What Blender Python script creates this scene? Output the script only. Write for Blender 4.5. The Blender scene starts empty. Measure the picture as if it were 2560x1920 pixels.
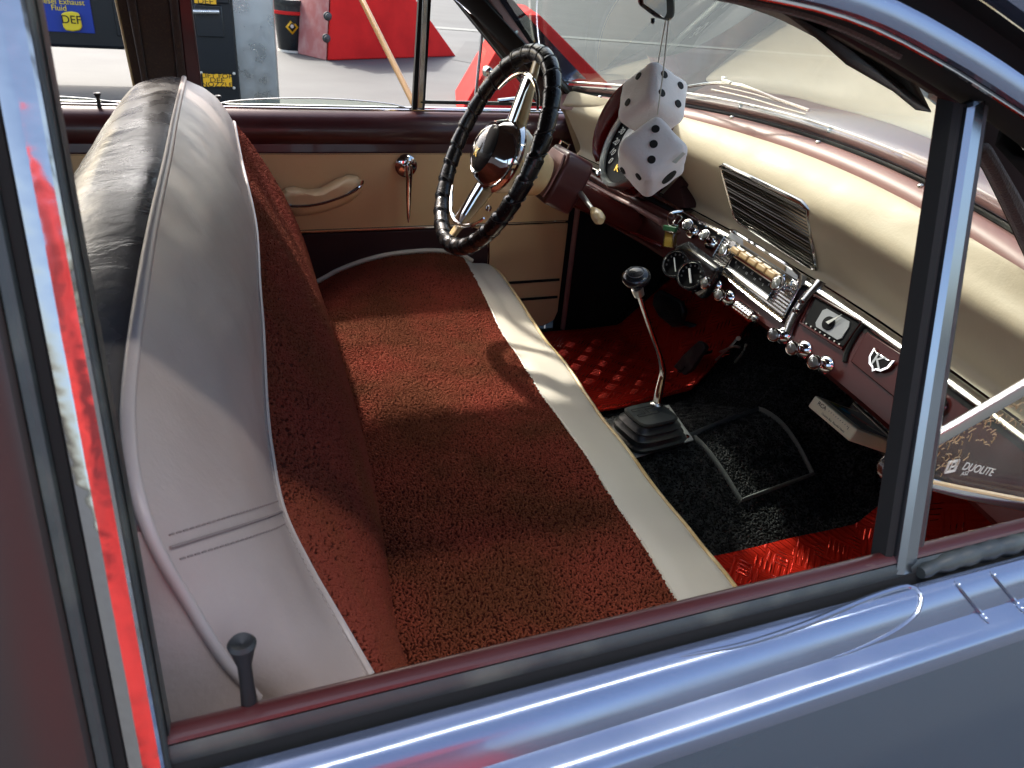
import bpy, bmesh, math, random
import numpy as np
from mathutils import Vector, Matrix, noise
R = math.radians
random.seed(7)
scn = bpy.context.scene
COL = scn.collection
V = Vector

# ------------------------------------------------------------------ camera
# world: X = front of the car, Y = towards the driver's side, Z = up
CAM = V((0.0, -0.266, 1.325)); FOC = 1906.0
dX = V((4434, 511, -1647)).normalized()
dY = V((-726, 992, -1647)); dY = (dY - dX * dY.dot(dX)).normalized()
dZ = dX.cross(dY)
cd = bpy.data.cameras.new('camera'); cam = bpy.data.objects.new('camera', cd); COL.objects.link(cam)
cam.matrix_world = Matrix(((dX.x, dX.y, dX.z, CAM.x), (dY.x, dY.y, dY.z, CAM.y), (dZ.x, dZ.y, dZ.z, CAM.z), (0, 0, 0, 1)))
cd.sensor_width = 36; cd.lens = 36 * FOC / 2560
cd.clip_start = 0.02; cd.clip_end = 500
cd.dof.use_dof = True; cd.dof.focus_distance = 1.1; cd.dof.aperture_fstop = 20
scn.camera = cam

# ------------------------------------------------------------------ light
SUN = V((0.30, -.95, -1.0)).normalized()          # travel direction of the key light
w = bpy.data.worlds.new('World'); scn.world = w; w.use_nodes = True
nt = w.node_tree; bg = nt.nodes['Background']
sky = nt.nodes.new('ShaderNodeTexSky'); sky.sky_type = 'NISHITA'; sky.sun_disc = False; sky.dust_density = 4.0; sky.ozone_density = .6
src = -SUN
sky.sun_elevation = math.asin(src.z); sky.sun_rotation = math.atan2(src.x, src.y)
nt.links.new(sky.outputs[0], bg.inputs[0]); bg.inputs[1].default_value = 0.15
sl = bpy.data.lights.new('sun', 'SUN'); sl.energy = 2.0; sl.angle = R(2.5); sl.color = (1, .95, .87)
so = bpy.data.objects.new('sun', sl); COL.objects.link(so)
so.rotation_euler = SUN.to_track_quat('-Z', 'Y').to_euler()
scn.view_settings.view_transform = 'Standard'; scn.view_settings.look = 'None'
scn.view_settings.gamma = 1; scn.view_settings.exposure = 1.7
scn.render.resolution_x = 1024; scn.render.resolution_y = 768

# ------------------------------------------------------------------ helpers
def ray(px, py):
    c = V((px - 1280, 960 - py, -FOC)); return V((c.dot(dX), c.dot(dY), c.dot(dZ)))
def onX(px, py, v): r = ray(px, py); return CAM + r * ((v - CAM.x) / r.x)
def onY(px, py, v): r = ray(px, py); return CAM + r * ((v - CAM.y) / r.y)
def onZ(px, py, v): r = ray(px, py); return CAM + r * ((v - CAM.z) / r.z)
def onf(px, py, f, lo=.15, hi=4.0, n=1500):
    r = ray(px, py).normalized(); a = f(CAM + r * lo); t0 = lo
    for i in range(1, n + 1):
        t = lo + (hi - lo) * i / n; b = f(CAM + r * t)
        if a * b <= 0: return CAM + r * (t0 + (t - t0) * (a / (a - b) if a != b else 0))
        a, t0 = b, t
    raise ValueError((px, py))
def lerp(a, b, t): return a + (b - a) * t
def cat(xs, ys, x):                                   # smooth 1-D curve through points
    n = len(xs)
    if x <= xs[0]: return ys[0] + (x - xs[0]) * (ys[1] - ys[0]) / (xs[1] - xs[0]) * .0
    if x >= xs[-1]: return ys[-1]
    for i in range(n - 1):
        if x <= xs[i + 1]: break
    def m(k):
        if k == 0: return (ys[1] - ys[0]) / (xs[1] - xs[0])
        if k == n - 1: return (ys[-1] - ys[-2]) / (xs[-1] - xs[-2])
        return (ys[k + 1] - ys[k - 1]) / (xs[k + 1] - xs[k - 1])
    h = xs[i + 1] - xs[i]; t = (x - xs[i]) / h
    return ((2*t**3 - 3*t*t + 1) * ys[i] + (t**3 - 2*t*t + t) * h * m(i) + (-2*t**3 + 3*t*t) * ys[i+1] + (t**3 - t*t) * h * m(i+1))
def spl(pts, n):                                      # resample a 3-D polyline smoothly
    pts = [V(p) for p in pts]; L = [0]
    for a, b in zip(pts, pts[1:]): L.append(L[-1] + (b - a).length)
    return [V([cat(L, [p[k] for p in pts], L[-1] * i / (n - 1)) for k in range(3)]) for i in range(n)]

class MB:
    def __init__(s): s.v = []; s.f = []; s.fl = []
    def add(s, vs, fs):
        o = len(s.v); s.v += [V(p) for p in vs]; s.f += [tuple(i + o for i in f) for f in fs]; return s
    def grid(s, P, cu=False, cv=False):
        n, m = len(P), len(P[0]); o = len(s.v)
        for row in P: s.v += [V(p) for p in row]
        for i in range(n if cu else n - 1):
            for j in range(m if cv else m - 1):
                a, b = i, (i + 1) % n; c, d = j, (j + 1) % m
                s.f.append((o + a*m + c, o + b*m + c, o + b*m + d, o + a*m + d))
        return s
    def box(s, c, size, M=None):
        M = M or Matrix.Identity(3); c = V(c); h = V(size) / 2
        vs = [c + M @ V((sx*h.x, sy*h.y, sz*h.z)) for sx in (-1, 1) for sy in (-1, 1) for sz in (-1, 1)]
        return s.add(vs, [(0,1,3,2), (4,6,7,5), (0,4,5,1), (2,3,7,6), (0,2,6,4), (1,5,7,3)])
    def prism(s, poly, off):
        poly = [V(p) for p in poly]; off = V(off); n = len(poly)
        return s.add(poly + [p + off for p in poly], [tuple(range(n - 1, -1, -1)), tuple(range(n, 2*n))] + [(i, (i+1) % n, n + (i+1) % n, n + i) for i in range(n)])
    def tube(s, path, r, n=8, closed=False, caps=True, flat=None):
        path = [V(p) for p in path]; k = len(path); o = len(s.v); rr = r if hasattr(r, '__len__') else [r] * k
        t0 = (path[1] - path[0]).normalized(); up = V((0, 0, 1)) if abs(t0.z) < .9 else V((1, 0, 0))
        u = (up - t0 * up.dot(t0)).normalized()
        for i, p in enumerate(path):
            a = path[(i-1) % k] if (closed or i > 0) else p; b = path[(i+1) % k] if (closed or i < k-1) else p
            t = (b - a).normalized(); u = (u - t * u.dot(t)).normalized(); w_ = t.cross(u)
            for j in range(n):
                an = 2 * math.pi * j / n; s.v.append(p + (u * math.cos(an) + w_ * math.sin(an) * (flat or 1)) * rr[i])
        for i in range(k if closed else k - 1):
            for j in range(n):
                a = o + i*n; b = o + ((i+1) % k)*n
                s.f.append((a + j, b + j, b + (j+1) % n, a + (j+1) % n))
        if caps and not closed:
            s.f.append(tuple(o + j for j in range(n))); s.f.append(tuple(o + (k-1)*n + j for j in reversed(range(n))))
        return s
    def lathe(s, prof, o, ax, n=28, ref=(0, 0, 1), sx=1, sy=1, cap=True):   # prof: (radius, height along ax)
        o = V(o); ax = V(ax).normalized(); ref = V(ref)
        if abs(ref.normalized().dot(ax)) > .95: ref = V((0, 1, 0))
        u = (ref - ax * ref.dot(ax)).normalized(); w_ = ax.cross(u)
        P = [[o + ax*h + (u*math.cos(2*math.pi*j/n)*sx + w_*math.sin(2*math.pi*j/n)*sy)*max(r, 1e-5) for j in range(n)] for r, h in prof]
        b = len(s.v); s.grid(P, cv=True)
        if cap and prof[0][0] > 1e-4: s.f.append(tuple(b + j for j in range(n)))
        if cap and prof[-1][0] > 1e-4: s.f.append(tuple(b + (len(prof)-1)*n + j for j in reversed(range(n))))
        return s
    def build(s, name, mat, parent=None, smooth=40, bevel=0, seg=2, sub=0, solid=0, noise_=None):
        me = bpy.data.meshes.new(name); me.from_pydata([tuple(p) for p in s.v], [], s.f)
        bm = bmesh.new(); bm.from_mesh(me); bmesh.ops.remove_doubles(bm, verts=bm.verts, dist=1e-6)
        bmesh.ops.recalc_face_normals(bm, faces=bm.faces)
        bm.to_mesh(me); bm.free()
        if smooth: me.shade_smooth(); me.set_sharp_from_angle(angle=R(smooth))
        me.materials.append(mat)
        o = bpy.data.objects.new(name, me); COL.objects.link(o)
        if solid:
            m = o.modifiers.new('solid', 'SOLIDIFY'); m.thickness = solid; m.offset = -1
        if bevel:
            m = o.modifiers.new('bevel', 'BEVEL'); m.width = bevel; m.segments = seg; m.limit_method = 'ANGLE'; m.angle_limit = R(35); m.harden_normals = False
        if sub:
            m = o.modifiers.new('sub', 'SUBSURF'); m.levels = sub; m.render_levels = sub
        if parent: put(o, parent)
        return o
def wm(o):
    M = o.matrix_basis.copy() if not o.parent else wm(o.parent) @ o.matrix_parent_inverse @ o.matrix_basis
    return M
def put(o, parent): o.parent = parent; o.matrix_parent_inverse = wm(parent).inverted()
def tag(o, label=None, catg=None, group=None, kind=None):
    if label: o['label'] = label
    if catg: o['category'] = catg
    if group: o['group'] = group
    if kind: o['kind'] = kind
    return o
def empty(name, loc, label=None, catg=None, group=None, parent=None):
    o = bpy.data.objects.new(name, None); COL.objects.link(o); o.location = loc; o.empty_display_size = .05
    if parent: put(o, parent)
    return tag(o, label, catg, group)
def frame(o, x, y):                                   # 4x4 from origin, x dir, rough y dir
    x = V(x).normalized(); y = V(y); z = x.cross(y).normalized(); y = z.cross(x)
    return Matrix(((x.x, y.x, z.x, o[0]), (x.y, y.y, z.y, o[1]), (x.z, y.z, z.z, o[2]), (0, 0, 0, 1)))
def text(name, body, M, size, mat, parent, ext=.0003, align='CENTER', sx=1.0, shear=0):
    c = bpy.data.curves.new(name, 'FONT'); c.body = body; c.size = size; c.extrude = ext; c.align_x = align; c.align_y = 'CENTER'; c.shear = shear
    t = bpy.data.objects.new(name, c); COL.objects.link(t)
    me = bpy.data.meshes.new_from_object(t); bpy.data.objects.remove(t); bpy.data.curves.remove(c)
    me.transform(M @ Matrix.Diagonal((sx, 1, 1, 1))); me.name = name; me.materials.clear(); me.materials.append(mat)
    o = bpy.data.objects.new(name, me); COL.objects.link(o)
    if parent: put(o, parent)
    return o

def pile(name, pts, nrm, mat, parent, l=.0065, r=.0015, arch=.0012, seed=1, k=5):
    """looped yarn: one short curved strand on every point"""
    rg = np.random.default_rng(seed); P = np.array(pts, dtype=float); N = np.array(nrm, dtype=float); n = len(P)
    N /= np.linalg.norm(N, axis=1)[:, None]
    a = rg.uniform(0, 2*np.pi, n); ref = np.tile([1., 0, 0], (n, 1)); U = ref - N*np.sum(ref*N, axis=1)[:, None]; U /= np.linalg.norm(U, axis=1)[:, None]; W = np.cross(N, U)
    T = U*np.cos(a)[:, None] + W*np.sin(a)[:, None]; B = np.cross(N, T)
    L_ = l*rg.uniform(.7, 1.3, n); RR = r*rg.uniform(.8, 1.25, n); bend = rg.uniform(-.25, .25, n)*l; lift = rg.uniform(-.3, .7, n)*r
    rings = []
    for s_, q, h in ((-.5, .45, -.9), (-.28, 1, .3), (0, 1.05, 1), (.28, 1, .3), (.5, .45, -.9)):
        c = P + T*(L_*s_)[:, None] + B*(bend*(1 - 4*s_*s_))[:, None] + N*(arch*h + lift)[:, None]
        for j in range(k):
            an = 2*np.pi*j/k; rings.append(c + (B*np.cos(an) + N*np.sin(an))*(RR*q)[:, None])
    V_ = np.stack(rings, axis=1).reshape(-1, 3); m = 5*k; f = []
    for i in range(4):
        for j in range(k): f.append((i*k + j, i*k + (j+1) % k, (i+1)*k + (j+1) % k, (i+1)*k + j))
    Fc = (np.array(f)[None] + (np.arange(n)*m)[:, None, None]).reshape(-1)
    me = bpy.data.meshes.new(name); me.vertices.add(len(V_)); me.vertices.foreach_set('co', V_.ravel()); nf = n*len(f)
    me.loops.add(nf*4); me.loops.foreach_set('vertex_index', Fc); me.polygons.add(nf); me.polygons.foreach_set('loop_start', np.arange(nf)*4)
    me.update(calc_edges=True); me.validate(); me.shade_smooth(); me.materials.append(mat)
    o = bpy.data.objects.new(name, me); COL.objects.link(o); put(o, parent); o['kind'] = 'stuff'; return o
def jgrid(a0, a1, b0, b1, step, seed):                # jittered points
    rg = random.Random(seed); out = []; na, nb_ = int((a1-a0)/step), int((b1-b0)/step)
    for i in range(na):
        for j in range(nb_): out.append((a0 + (i + .5 + rg.uniform(-.42, .42))*step, b0 + (j + .5 + rg.uniform(-.42, .42))*step))
    return out

def merge(o, *others):                                # surface detail goes into its part's own mesh
    bm = bmesh.new(); bm.from_mesh(o.data)
    for q in others:
        n = len(bm.faces); bm.from_mesh(q.data); o.data.materials.append(q.data.materials[0]); bm.faces.ensure_lookup_table()
        for f in bm.faces[n:]: f.material_index = len(o.data.materials) - 1
        bpy.data.objects.remove(q)
    bm.to_mesh(o.data); bm.free()

# ------------------------------------------------------------------ materials
def mk(name, base, rough=.5, metal=0, coat=0, spec=.5, bumps=(), var=None, sheen=0, emit=None, alpha=None, rvar=0):
    m = bpy.data.materials.new(name); m.use_nodes = True; t = m.node_tree; L = t.links.new
    b = t.nodes['Principled BSDF']; b.inputs['Base Color'].default_value = (*base, 1)
    b.inputs['Roughness'].default_value = rough; b.inputs['Metallic'].default_value = metal
    b.inputs['Coat Weight'].default_value = coat; b.inputs['Coat Roughness'].default_value = .04
    b.inputs['Specular IOR Level'].default_value = spec
    if sheen: b.inputs['Sheen Weight'].default_value = sheen; b.inputs['Sheen Roughness'].default_value = .6
    tc = t.nodes.new('ShaderNodeTexCoord')
    def nz(kind, scale, det=3, dist=0):
        if kind == 'voro':
            n = t.nodes.new('ShaderNodeTexVoronoi'); n.inputs['Scale'].default_value = scale
            d = t.nodes.new('ShaderNodeTexNoise'); d.inputs['Scale'].default_value = scale * .6
            mx = t.nodes.new('ShaderNodeVectorMath'); mx.operation = 'MULTIPLY_ADD'; mx.inputs[1].default_value = (.75 / scale,) * 3
            L(tc.outputs['Object'], d.inputs['Vector']); L(d.outputs['Color'], mx.inputs[0]); L(tc.outputs['Object'], mx.inputs[2])
            L(mx.outputs[0], n.inputs['Vector']); return n.outputs['Distance']
        n = t.nodes.new('ShaderNodeTexNoise'); n.inputs['Scale'].default_value = scale; n.inputs['Detail'].default_value = det
        n.inputs['Distortion'].default_value = dist; L(tc.outputs['Object'], n.inputs['Vector']); return n.outputs['Fac']
    prev = None; outs = []
    for kind, scale, strength, dist in bumps:
        h = nz(kind, scale, 4, .6 if kind == 'wrinkle' else 0); outs.append(h)
        bp = t.nodes.new('ShaderNodeBump'); bp.inputs['Strength'].default_value = strength; bp.inputs['Distance'].default_value = dist
        bp.invert = kind == 'voro'
        L(h, bp.inputs['Height'])
        if prev: L(prev, bp.inputs['Normal'])
        prev = bp.outputs[0]
    if prev: L(prev, b.inputs['Normal'])
    if var:                                            # (second colour, scale, from, to, source)
        col2, scale, lo, hi = var[:4]
        h = outs[var[4]] if len(var) > 4 else nz('n', scale, 5)
        mr = t.nodes.new('ShaderNodeMapRange'); mr.inputs[1].default_value = lo; mr.inputs[2].default_value = hi; L(h, mr.inputs[0])
        mx = t.nodes.new('ShaderNodeMix'); mx.data_type = 'RGBA'; mx.inputs[6].default_value = (*base, 1); mx.inputs[7].default_value = (*col2, 1)
        L(mr.outputs[0], mx.inputs[0]); L(mx.outputs[2], b.inputs['Base Color'])
    if rvar:
        h = nz('n', 14, 5); mr = t.nodes.new('ShaderNodeMapRange'); mr.inputs[1].default_value = .3; mr.inputs[2].default_value = .7
        mr.inputs[3].default_value = max(0, rough - rvar); mr.inputs[4].default_value = rough + rvar; L(h, mr.inputs[0]); L(mr.outputs[0], b.inputs['Roughness'])
    if emit: b.inputs['Emission Color'].default_value = (*emit[0], 1); b.inputs['Emission Strength'].default_value = emit[1]
    return m
M = {}
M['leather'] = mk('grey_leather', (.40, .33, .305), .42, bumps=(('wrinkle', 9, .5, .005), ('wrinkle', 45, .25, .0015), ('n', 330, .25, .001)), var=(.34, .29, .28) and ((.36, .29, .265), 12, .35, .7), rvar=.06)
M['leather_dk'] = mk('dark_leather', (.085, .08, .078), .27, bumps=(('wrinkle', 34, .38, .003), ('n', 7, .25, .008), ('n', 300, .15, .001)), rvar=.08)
M['yarn'] = mk('red_looped_yarn', (.25, .052, .030), .9, spec=.12, bumps=(('n', 700, .3, .001),), var=((.15, .045, .020), 7, .38, .62))
M['yarn2'] = mk('burgundy_yarn', (.21, .042, .026), .9, spec=.1, bumps=(('n', 700, .3, .001),), var=((.16, .044, .020), 7, .38, .66))
M['yarnbase'] = mk('yarn_backing', (.06, .013, .009), .95, spec=.05)
M['yarnblk'] = mk('black_yarn', (.055, .058, .058), .9, spec=.12, var=((.012, .013, .013), 60, .4, .6))
M['piping'] = mk('leather_piping', (.44, .38, .36), .4)
M['boucle'] = mk('red_boucle', (.36, .085, .050), .95, bumps=(('voro', 250, 1.0, .006), ('n', 18, .25, .01)), var=((.035, .005, .004), 1, .30, .68, 0), spec=.08)  # shade in the crevices between loops is put into the colour
M['plush'] = mk('red_plush', (.30, .065, .040), .95, bumps=(('voro', 420, 1.0, .004), ('n', 26, .3, .006)), var=((.06, .009, .006), 1, .25, .75, 0), spec=.08)  # pile crevices are shaded by the second colour
M['cream'] = mk('cream_vinyl', (.54, .455, .32), .55, bumps=(('wrinkle', 20, .35, .003), ('n', 320, .18, .001)), rvar=.07)
M['creamdoor'] = mk('cream_door_vinyl', (.74, .52, .27), .45, bumps=(('n', 350, .2, .0012), ('n', 9, .12, .004)), rvar=.06)
M['white'] = mk('off_white_vinyl', (.62, .58, .48), .42, bumps=(('wrinkle', 14, .5, .004), ('n', 300, .12, .001)))
M['maroon'] = mk('maroon_paint', (.062, .013, .013), .36, coat=.2, bumps=(('n', 600, .05, .0004),), rvar=.08)
M['pink'] = mk('rose_trim_paint', (.27, .135, .12), .42)
M['dashmar'] = mk('dash_maroon_gloss', (.05, .008, .007), .26, spec=.22)
M['darkmar'] = mk('dark_maroon_board', (.03, .006, .007), .7)
M['chrome'] = mk('chrome', (.80, .80, .80), .07, 1, rvar=.03)
M['channel'] = mk('smeared_channel_chrome', (.46, .45, .46), .12, 1, rvar=.07, bumps=(('n', 13, .7, .004), ('n', 60, .15, .0008)))
M['plate'] = mk('grey_plate_paint', (.42, .46, .44), .4)
M['postred'] = mk('scuffed_red_paint', (.50, .035, .035), .6, spec=.2, var=((.12, .010, .014), 3.2, .42, .64), bumps=(('n', 4, .6, .05),))  # red of the added shape, mottled to break up its reflection
M['thread'] = mk('mauve_thread', (.22, .175, .165), .7)
M['chromed'] = mk('worn_chrome', (.55, .54, .52), .2, 1, rvar=.08)
M['barmetal'] = mk('dull_bar_metal', (.30, .33, .37), .22, 1, rvar=.05)
M['alu'] = mk('brushed_steel', (.52, .54, .53), .33, 1, bumps=(('n', 90, .1, .002),), rvar=.1)
M['black'] = mk('black_rubber', (.012, .013, .014), .5)
M['rubber'] = mk('worn_rubber', (.03, .036, .036), .42, bumps=(('n', 60, .3, .002),), var=((.10, .11, .09), 22, .5, .8))
M['gap'] = mk('black_felt', (.006, .006, .006), .95)  # also blackens recesses that are dark only by shade
M['wheelblk'] = mk('black_wheel_leather', (.010, .010, .011), .24, bumps=(('n', 120, .25, .002),), rvar=.07)
M['plastic'] = mk('black_plastic', (.014, .015, .017), .22, coat=.3)
M['ivory'] = mk('ivory_plastic', (.66, .50, .27), .22, coat=.4, var=((.50, .33, .13), 18, .45, .75))
M['fabric'] = mk('brown_pillar_cloth', (.055, .03, .022), .9, bumps=(('n', 500, .5, .002),), var=((.10, .06, .03), 300, .5, .8), sheen=.3)
M['carpet'] = mk('black_carpet', (.045, .048, .048), .95, bumps=(('voro', 230, 1.0, .006), ('n', 30, .4, .01)), var=((.004, .004, .004), 1, .25, .6, 0), spec=.1)  # carpet crevices carry their shade in the colour
M['binding'] = mk('grey_binding', (.10, .11, .105), .7, bumps=(('n', 400, .6, .002),))
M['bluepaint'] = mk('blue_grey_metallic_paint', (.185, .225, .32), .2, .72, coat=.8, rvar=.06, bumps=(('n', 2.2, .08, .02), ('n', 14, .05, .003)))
M['bluedark'] = mk('blue_grey_side_paint', (.095, .13, .175), .25, .6, coat=.5, bumps=(('n', 900, .1, .0003), ('n', 1.5, .05, .02)))  # same body paint, darkened for the dimmer reflections of sides and hood
M['glassdark'] = mk('dark_window_glass', (.035, .028, .026), .28, spec=.35)
M['fuzz'] = mk('white_plush', (.80, .76, .75), .95, bumps=(('n', 300, .35, .002), ('n', 40, .2, .003)), sheen=.6, spec=.1)
M['ink'] = mk('black_ink', (.008, .008, .008), .8)
M['redfloor'] = mk('red_painted_concrete', (.66, .030, .026), .8, spec=.12, var=((.52, .022, .020), 3, .4, .7), bumps=(('n', 30, .15, .004),))
M['redpale'] = mk('faded_red_concrete', (.36, .13, .12), .8, spec=.12, var=((.42, .24, .22), 6, .4, .7))
M['bluesign'] = mk('blue_sign', (.01, .04, .30), .3)
M['yellow'] = mk('yellow_sign', (.85, .62, .02), .4)
M['label'] = mk('orange_label', (.85, .45, .01), .45)
M['pumpblk'] = mk('black_pump_paint', (.012, .014, .016), .25, bumps=(('n', 5, .1, .01),))
M['wood'] = mk('varnished_pole', (.42, .20, .045), .35, bumps=(('n', 40, .2, .002),))
M['tapecase'] = mk('cream_tape_shell', (.80, .72, .52), .38)
M['tapedark'] = mk('tape_label_print', (.01, .02, .02), .3, var=((.04, .10, .10), 40, .45, .6))
M['paper'] = mk('paper', (.6, .58, .5), .7)
M['cyan'] = mk('cyan_print', (.05, .45, .65), .5); M['skinpink'] = mk('pink_print', (.60, .32, .30), .5)
M['olive'] = mk('olive_print', (.35, .32, .03), .5)
M['gold'] = mk('gold_emblem', (.85, .55, .08), .3, .6)
M['dial'] = mk('dial_black', (.01, .01, .011), .6, spec=.12); M['dialgrey'] = mk('dial_silver', (.30, .31, .31), .35, .5)
M['white_ink'] = mk('white_ink', (.75, .75, .70), .5)
M['knobcap'] = mk('clear_knob_cap', (.35, .36, .34), .12, .6, coat=1)
M['amber'] = mk('aged_buttons', (.42, .27, .12), .35)
M['redlamp'] = mk('gloss_red_enamel', (.10, .004, .004), .12, coat=1)
M['grille'] = mk('speaker_bar_metal', (.10, .095, .09), .28, 1)
M['hl'] = mk('headliner_cloth', (.05, .03, .025), .95)

def grain(name, base, base2, spark):
    return None
# red tread mats: raised bars in alternating directions
def tread():
    m = bpy.data.materials.new('red_tread_mat'); m.use_nodes = True; t = m.node_tree; L = t.links.new; b = t.nodes['Principled BSDF']
    b.inputs['Base Color'].default_value = (.62, .025, .012, 1); b.inputs['Roughness'].default_value = .22; b.inputs['Metallic'].default_value = .35; b.inputs['Coat Weight'].default_value = .5
    tc = t.nodes.new('ShaderNodeTexCoord'); ck = t.nodes.new('ShaderNodeTexChecker'); ck.inputs['Scale'].default_value = 21
    mp = t.nodes.new('ShaderNodeMapping'); mp.inputs['Rotation'].default_value = (0, 0, R(45)); L(tc.outputs['UV'], mp.inputs[0])
    L(mp.outputs[0], ck.inputs[0])
    ws = []
    for d in ('X', 'Y'):
        wv = t.nodes.new('ShaderNodeTexWave'); wv.bands_direction = d; wv.inputs['Scale'].default_value = 30; L(mp.outputs[0], wv.inputs[0]); ws.append(wv)
    mx = t.nodes.new('ShaderNodeMix'); mx.data_type = 'RGBA'; L(ck.outputs['Fac'], mx.inputs[0]); L(ws[0].outputs['Fac'], mx.inputs[6]); L(ws[1].outputs['Fac'], mx.inputs[7])
    mr = t.nodes.new('ShaderNodeMapRange'); mr.inputs[1].default_value = .45; mr.inputs[2].default_value = .8; L(mx.outputs[2], mr.inputs[0])
    bp = t.nodes.new('ShaderNodeBump'); bp.inputs['Strength'].default_value = 1; bp.inputs['Distance'].default_value = .006; L(mr.outputs[0], bp.inputs['Height'])
    nz = t.nodes.new('ShaderNodeTexNoise'); nz.inputs['Scale'].default_value = 7; L(tc.outputs['UV'], nz.inputs['Vector'])
    b2 = t.nodes.new('ShaderNodeBump'); b2.inputs['Strength'].default_value = .4; b2.inputs['Distance'].default_value = .02; L(nz.outputs['Fac'], b2.inputs['Height']); L(b2.outputs[0], bp.inputs['Normal'])
    L(bp.outputs[0], b.inputs['Normal']); return m
M['tread'] = tread()
def glass(name, ior=1.5, tint=(.9, .95, .92), dirt=0.0, gl=.0):
    m = bpy.data.materials.new(name); m.use_nodes = True; t = m.node_tree; L = t.links.new; t.nodes.remove(t.nodes['Principled BSDF'])
    out = t.nodes['Material Output']; tr = t.nodes.new('ShaderNodeBsdfTransparent'); tr.inputs[0].default_value = (*tint, 1)
    g = t.nodes.new('ShaderNodeBsdfGlossy'); g.inputs['Roughness'].default_value = gl
    lw = t.nodes.new('ShaderNodeLayerWeight'); lw.inputs[0].default_value = .5
    pw = t.nodes.new('ShaderNodeMath'); pw.operation = 'POWER'; pw.inputs[1].default_value = 5; L(lw.outputs['Facing'], pw.inputs[0])
    fr = t.nodes.new('ShaderNodeMath'); fr.operation = 'MULTIPLY_ADD'; fr.use_clamp = True; F0 = ((ior-1)/(ior+1))**2
    fr.inputs[1].default_value = 2*(1-F0); fr.inputs[2].default_value = 2*F0; L(pw.outputs[0], fr.inputs[0])
    mx = t.nodes.new('ShaderNodeMixShader'); L(fr.outputs[0], mx.inputs[0]); L(tr.outputs[0], mx.inputs[1]); L(g.outputs[0], mx.inputs[2])
    last = mx
    if dirt:
        df = t.nodes.new('ShaderNodeBsdfDiffuse'); df.inputs[0].default_value = (.7, .7, .65, 1)
        nz = t.nodes.new('ShaderNodeTexNoise'); nz.inputs['Scale'].default_value = 30; nz.inputs['Detail'].default_value = 6
        tc = t.nodes.new('ShaderNodeTexCoord'); L(tc.outputs['Object'], nz.inputs['Vector'])
        mr = t.nodes.new('ShaderNodeMapRange'); mr.inputs[1].default_value = .35; mr.inputs[2].default_value = .8; mr.inputs[4].default_value = dirt; L(nz.outputs['Fac'], mr.inputs[0])
        m2 = t.nodes.new('ShaderNodeMixShader'); L(mr.outputs[0], m2.inputs[0]); L(mx.outputs[0], m2.inputs[1]); L(df.outputs[0], m2.inputs[2]); last = m2
    L(last.outputs[0], out.inputs[0]); return m
M['screen'] = glass('windshield_glass', 1.95, (.80, .86, .82), .03)
M['glass'] = glass('side_glass', 1.45, (.90, .95, .92), .0)
M['vglass'] = glass('vent_glass', 1.30, (.93, .92, .86), .05)
M['clear'] = glass('clear_dome', 1.4, (.96, .96, .96))
M['acrylic'] = glass('clear_acrylic', 1.6, (.75, .72, .45))

# ground
def ground_mat(name, a, b_, sc):
    return mk(name, a, .75, var=(b_, sc, .35, .7), bumps=(('n', 40, .15, .01), ('n', 3, .1, .03)))
M['conc'] = ground_mat('pale_concrete', (.075, .080, .077), (.055, .059, .058), 1.3)
M['asph'] = ground_mat('grey_asphalt', (.055, .060, .058), (.038, .042, .041), 1.1)
M['line'] = mk('pale_line_paint', (.14, .15, .135), .7, var=((.10, .11, .10), 8, .45, .7))
#%%SETTING
g = MB().add([(-120, -120, 0), (120, -120, 0), (120, 160, 0), (-120, 160, 0)], [(0, 1, 2, 3)]).build('ground', M['conc'], smooth=0); tag(g, kind='structure')
def polysheet(name, pts, z, mat):
    return MB().add([(x, y, z) for x, y in pts], [tuple(range(len(pts)))]).build(name, mat, smooth=0)
gx = lambda px, py: (onZ(px, py, 0).x, onZ(px, py, 0).y)
a1 = gx(1085, 72); a2 = gx(1250, 84)
dirx = V((a2[0]-a1[0], a2[1]-a1[1])).normalized(); nn_ = V((-dirx.y, dirx.x))
if nn_.y < 0: nn_ = -nn_
A_ = V(a1) - dirx*1.5; B_ = V(a1) + dirx*40
o = polysheet('asphalt_lane', [tuple(A_), tuple(B_), tuple(B_ + nn_*70), tuple(A_ + nn_*70)], .004, M['asph']); tag(o, kind='structure')
o = polysheet('lane_marking', [tuple(A_ - nn_*.0), tuple(B_), tuple(B_ + nn_*.45), tuple(A_ + nn_*.45)], .008, M['line']); tag(o, kind='structure')
b1 = gx(1130, 150); b2 = gx(1215, 182)
o = polysheet('asphalt_patch', [b1, (b1[0]+.6*(b2[0]-b1[0])*20, b1[1]-1.9), (30, b1[1]-7), (30, A_.y-2), (b1[0]+1.0, b1[1]+2.5)], .004, M['asph']); tag(o, kind='structure')

# ================================================================== THE CAR
car = empty('vintage_sedan', (.5, .75, 0), 'blue grey vintage sedan with red and grey bench seat, seen through its open passenger window', 'car')
P_ = lambda name, mb, mat, parent=car, **k: mb.build(name, M[mat], parent, **k)
mir = lambda p: V((p[0], 1.5 - p[1], p[2]))
ys = lambda z: (z - 1.0) * .35                      # lean of the side windows
bump = lambda Y: 1 - ((Y - .75) / .70) ** 2
Xl = lambda Y: .80 + .07 * bump(Y)
Xb = lambda Y: .80 + .15 * bump(Y)
zb = lambda Y: 1.052 + .050 * bump(Y)
screenf = lambda p: p.x - Xb(p.y) + 1.29 * (p.z - zb(p.y))
E_ = .05

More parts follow.
